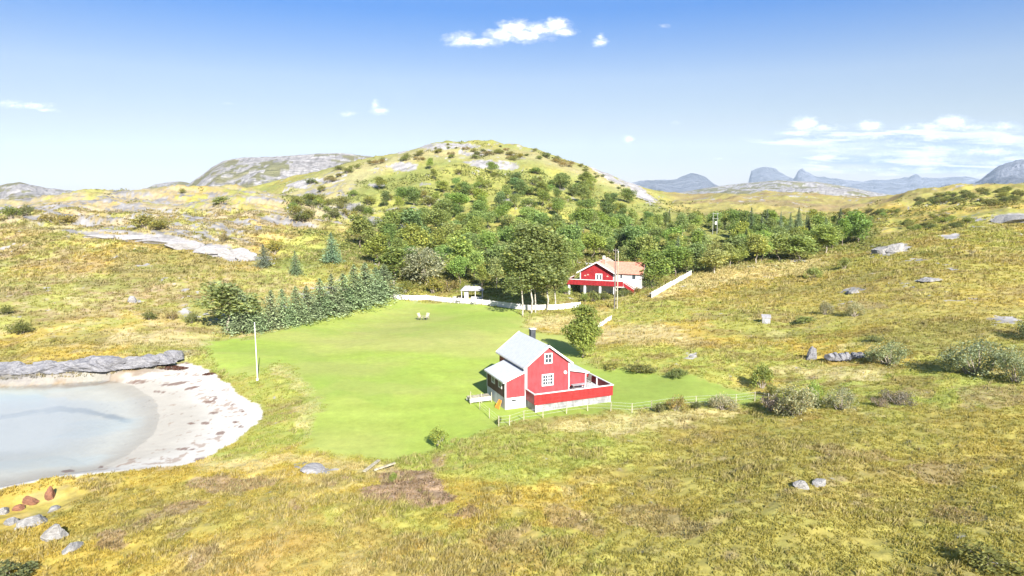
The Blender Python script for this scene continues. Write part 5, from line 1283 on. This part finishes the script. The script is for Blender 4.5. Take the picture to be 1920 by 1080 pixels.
# ------------------------------------------------------------------ poles
g = on_ground(483, 713); fh = (slope(606)-slope(713))*g.y
fp = empty('flagpole', g, 0, 'tall white bare flagpole standing beside the beach', 'flagpole')
m = MB(); m.tube((0,0,-.2),(0,0,fh),.085,.055,10); m.build('pole', M_WHITE, fp)
m = MB(); m.tube((0,0,fh),(0,0,fh+.12),.09,.03,8); m.build('finial', M_METAL, fp)
m = MB(); m.box(-.14,.14,-.14,.14,-.1,.25); m.build('base', M_METAL, fp)
g = on_ground(1152, 580); ph = (slope(462)-slope(580))*g.y
up_ = empty('utility_pole', g, 0, 'dark weathered wooden utility pole in front of the far red house', 'pole')
m = MB(); m.tube((0,0,-.3),(0,0,ph*.96),.17,.12,8); m.build('pole', M_DWOOD, up_); m = MB(); m.bar((-.6,0,ph*.93),(.6,0,ph*.93),.1,.12); m.build('crossarm', M_DWOOD, up_)
for xa in (-.5, .5): m = MB(); m.tube((xa,0,ph*.93+.06),(xa,0,ph*.93+.22),.05,.03,6); m.build('insulator', M_WHITE, up_)
up2 = empty('utility_pole', (g.x+.62, g.y+.1, g.z), 0, 'pale straight pole standing close against the dark utility pole', 'pole')
m = MB(); m.tube((0,0,-.3),(0,0,ph*.90),.14,.11,8); m.build('pole', M_WOOD, up2); m = MB(); m.tube((0,0,ph*.90),(0,0,ph*.92),.13,.06,8); m.build('pole_cap', M_METAL, up2)
g = Vector((uu(1340,440)*262, 262, 0)); g.z = H(g.x, g.y); ztop = CAMZ + slope(399)*262; pl = ztop-g.z
tw = empty('power_pylon', g, .1, 'pale twin-pole power pylon with crossbars in a gap of the wood', 'pylon')
for xa in (-.85,.85): m = MB(); m.tube((xa,0,-.3),(xa,0,pl),.12,.10,8); m.build('pole', M_PYL, tw)
for zz in (pl-.25, pl-2.2): m = MB(); m.bar((-1.3,-.18,zz),(1.3,-.18,zz),.12,.12); m.build('crossbar', M_PYL, tw)
m = MB(); m.box(-.35,.35,-.75,-.25,pl-4.4,pl-3.3); m.build('transformer', M_WHITE, tw)
# ------------------------------------------------------------------ garden things
g = on_ground(884, 566); gw = empty('garden_pavilion', (g.x, g.y+3.0, H(g.x, g.y+3.0)), 0, 'small white garden pavilion with grey hipped roof behind the white fence', 'pavilion')
m = MB(); m.v = [(-2.9,-1.6,2.3),(2.9,-1.6,2.3),(2.9,1.6,2.3),(-2.9,1.6,2.3),(-1.9,0,3.25),(1.9,0,3.25)]; m.f = [(0,1,5,4),(1,2,5),(2,3,4,5),(3,0,4),(3,2,1,0)]; m.build('roof', M_GREYROOF, gw)
m = MB(); m.box(-1.9,-.9,-1.0,1.2,0,2.295); m.build('wall', M_WHITEW, gw)
for xa, ya in ((-2.6,-1.35),(2.5,-1.35),(2.5,1.3),(-2.6,1.3),(.8,-1.35)): m = MB(); m.box(xa,xa+.14,ya,ya+.14,0,2.295); m.build('post', M_WHITE, gw)
m = MB(); m.box(-.2,2.4,-1.33,-1.27,0,.8); m.build('balustrade', M_WHITE, gw)
for px, py, lb, mt, rz in ((789,600,'pale wooden garden chair on the lawn, left of the pair',M_WOOD,.9),(799,600,'pale wooden garden chair on the lawn, right of the pair',M_WOOD,-.5),
                       (853,568,'grey garden chair against the white fence, left of two near the pavilion',M_GREYROOF,.2),(860,569,'darker grey garden chair against the white fence, beside the other',M_DWOOD,-.3),(888,571,'lilac-grey garden chair by the fence right of the pavilion',M_METAL,.1)):
    g = on_ground(px, py); c_ = chair(g, rz, lb, mt, 'garden chairs on the lawn'); c_.scale = (1.25,1.25,1.35)
g = on_ground(675, 571); bh = empty('garden_cart', g, .6, 'small white box cart with dark openings beside the spruce hedge', 'cart')
m = MB(); m.box(-.8,.8,-.5,.5,.45,1.35); m.build('box', M_WHITE, bh); m = MB(); m.box(-.25,.25,-.53,-.503,.55,1.15); m.build('hatch', M_CHIM, bh)
for sx in (-.55,.55):
    for sy in (-.52,.44): m = MB(); m.tube((sx,sy,.25),(sx,sy+.08,.25),.25,.25,12); m.build('wheel', M_CHIM, bh)
m = MB(); m.bar((.8,0,.55),(1.5,0,.75),.06); m.build('drawbar', M_DWOOD, bh)
g = on_ground(1436, 606); wb = empty('well_house', g, -.25, 'small white-painted box hut alone on the open slope', 'hut')
m = MB(); m.box(-.75,.75,-.6,.6,-.2,1.15); m.build('wall', M_GREYW, wb); m = MB(); m.prism([(-.85,-.7,1.15),(.85,-.7,1.15),(.85,.7,1.5),(-.85,.7,1.5)], (0,0,.1)); m.build('lid', M_GREYROOF, wb); m = MB(); m.box(-.2,.2,-.63,-.603,.3,.9); m.build('door', M_METAL, wb)
# dry stone wall face on the right slope
g = on_ground(1578, 677); sw = empty('stone_wall', g, .05, 'old grey-violet stone retaining wall set into the right slope', 'wall')
rs = random.Random(3); x = -2.4; kk_ = g.y/1275
while x < 2.8:
    wdt = rs.uniform(.8, 1.7)
    o = add_obj('stone', rock_mesh(int(x*10)+200, wdt*.66, .9, .85*rs.uniform(.9,1.05), 9, .06), M_SHORE, sw, (x+wdt/2, rs.uniform(0,.10), .50)); x += wdt*.84
rock_px(1522, 674, 22, 22, 'rough grey boulder left of the stone retaining wall', M_SHORE, 231, .7, .3, sink=.15)
# kelp heaps and driftwood
g = on_ground(683, 889); g2 = on_ground(712, 868)
dw = empty('driftwood_plank', g, 0, 'bleached plank lying in the straw grass below the lawn', 'driftwood')
m = MB(); d = g2-g; m.bar((0,0,.25),(d.x*.95,d.y*.95,d.z+.35),.32,.12); m.build('plank', M_WOOD, dw); m = MB(); m.bar((.8,.6,.12),(2.6,1.9,.30),.18,.14); m.build('loose_board', M_WOOD, dw)
def heap(px, py, wpx, dpx, n, label):
    g = on_ground(px, py); kx = g.y/1275; rng = np.random.default_rng(int(px)); rx, ry = wpx*kx/2, dpx*kx*1.9
    a = rng.uniform(0,6.283,n); r = np.sqrt(rng.random(n)); X = g.x+np.cos(a)*r*rx; Y = g.y+np.sin(a)*r*ry; Zz = height(X, Y) + .02 + .22*(1-r)*rng.random(n)
    v, f, c = leaf_quads(np.stack([X,Y,Zz],1), np.full(n,.32), np.array(KELP)[None]*rng.uniform(.6,1.8,(n,1)), rng, up=1.5, aspect=.35)
    o = add_obj('kelp', np_mesh('kelp', v, f, c, smooth=False), M_LEAF); tag(o, label, 'seaweed', kind='stuff')
heap(322, 690, 64, 7, 900, 'dark red-brown kelp washed up at the head of the beach')
heap(392, 702, 26, 4, 200, 'strand of dark kelp on the upper beach')

_tc = [o for o in COL.objects if o.parent is None and o.get('category')]
print('TREES', sum(o['category']=='tree' for o in _tc), 'SHRUBS', sum(o['category']=='shrub' for o in _tc))
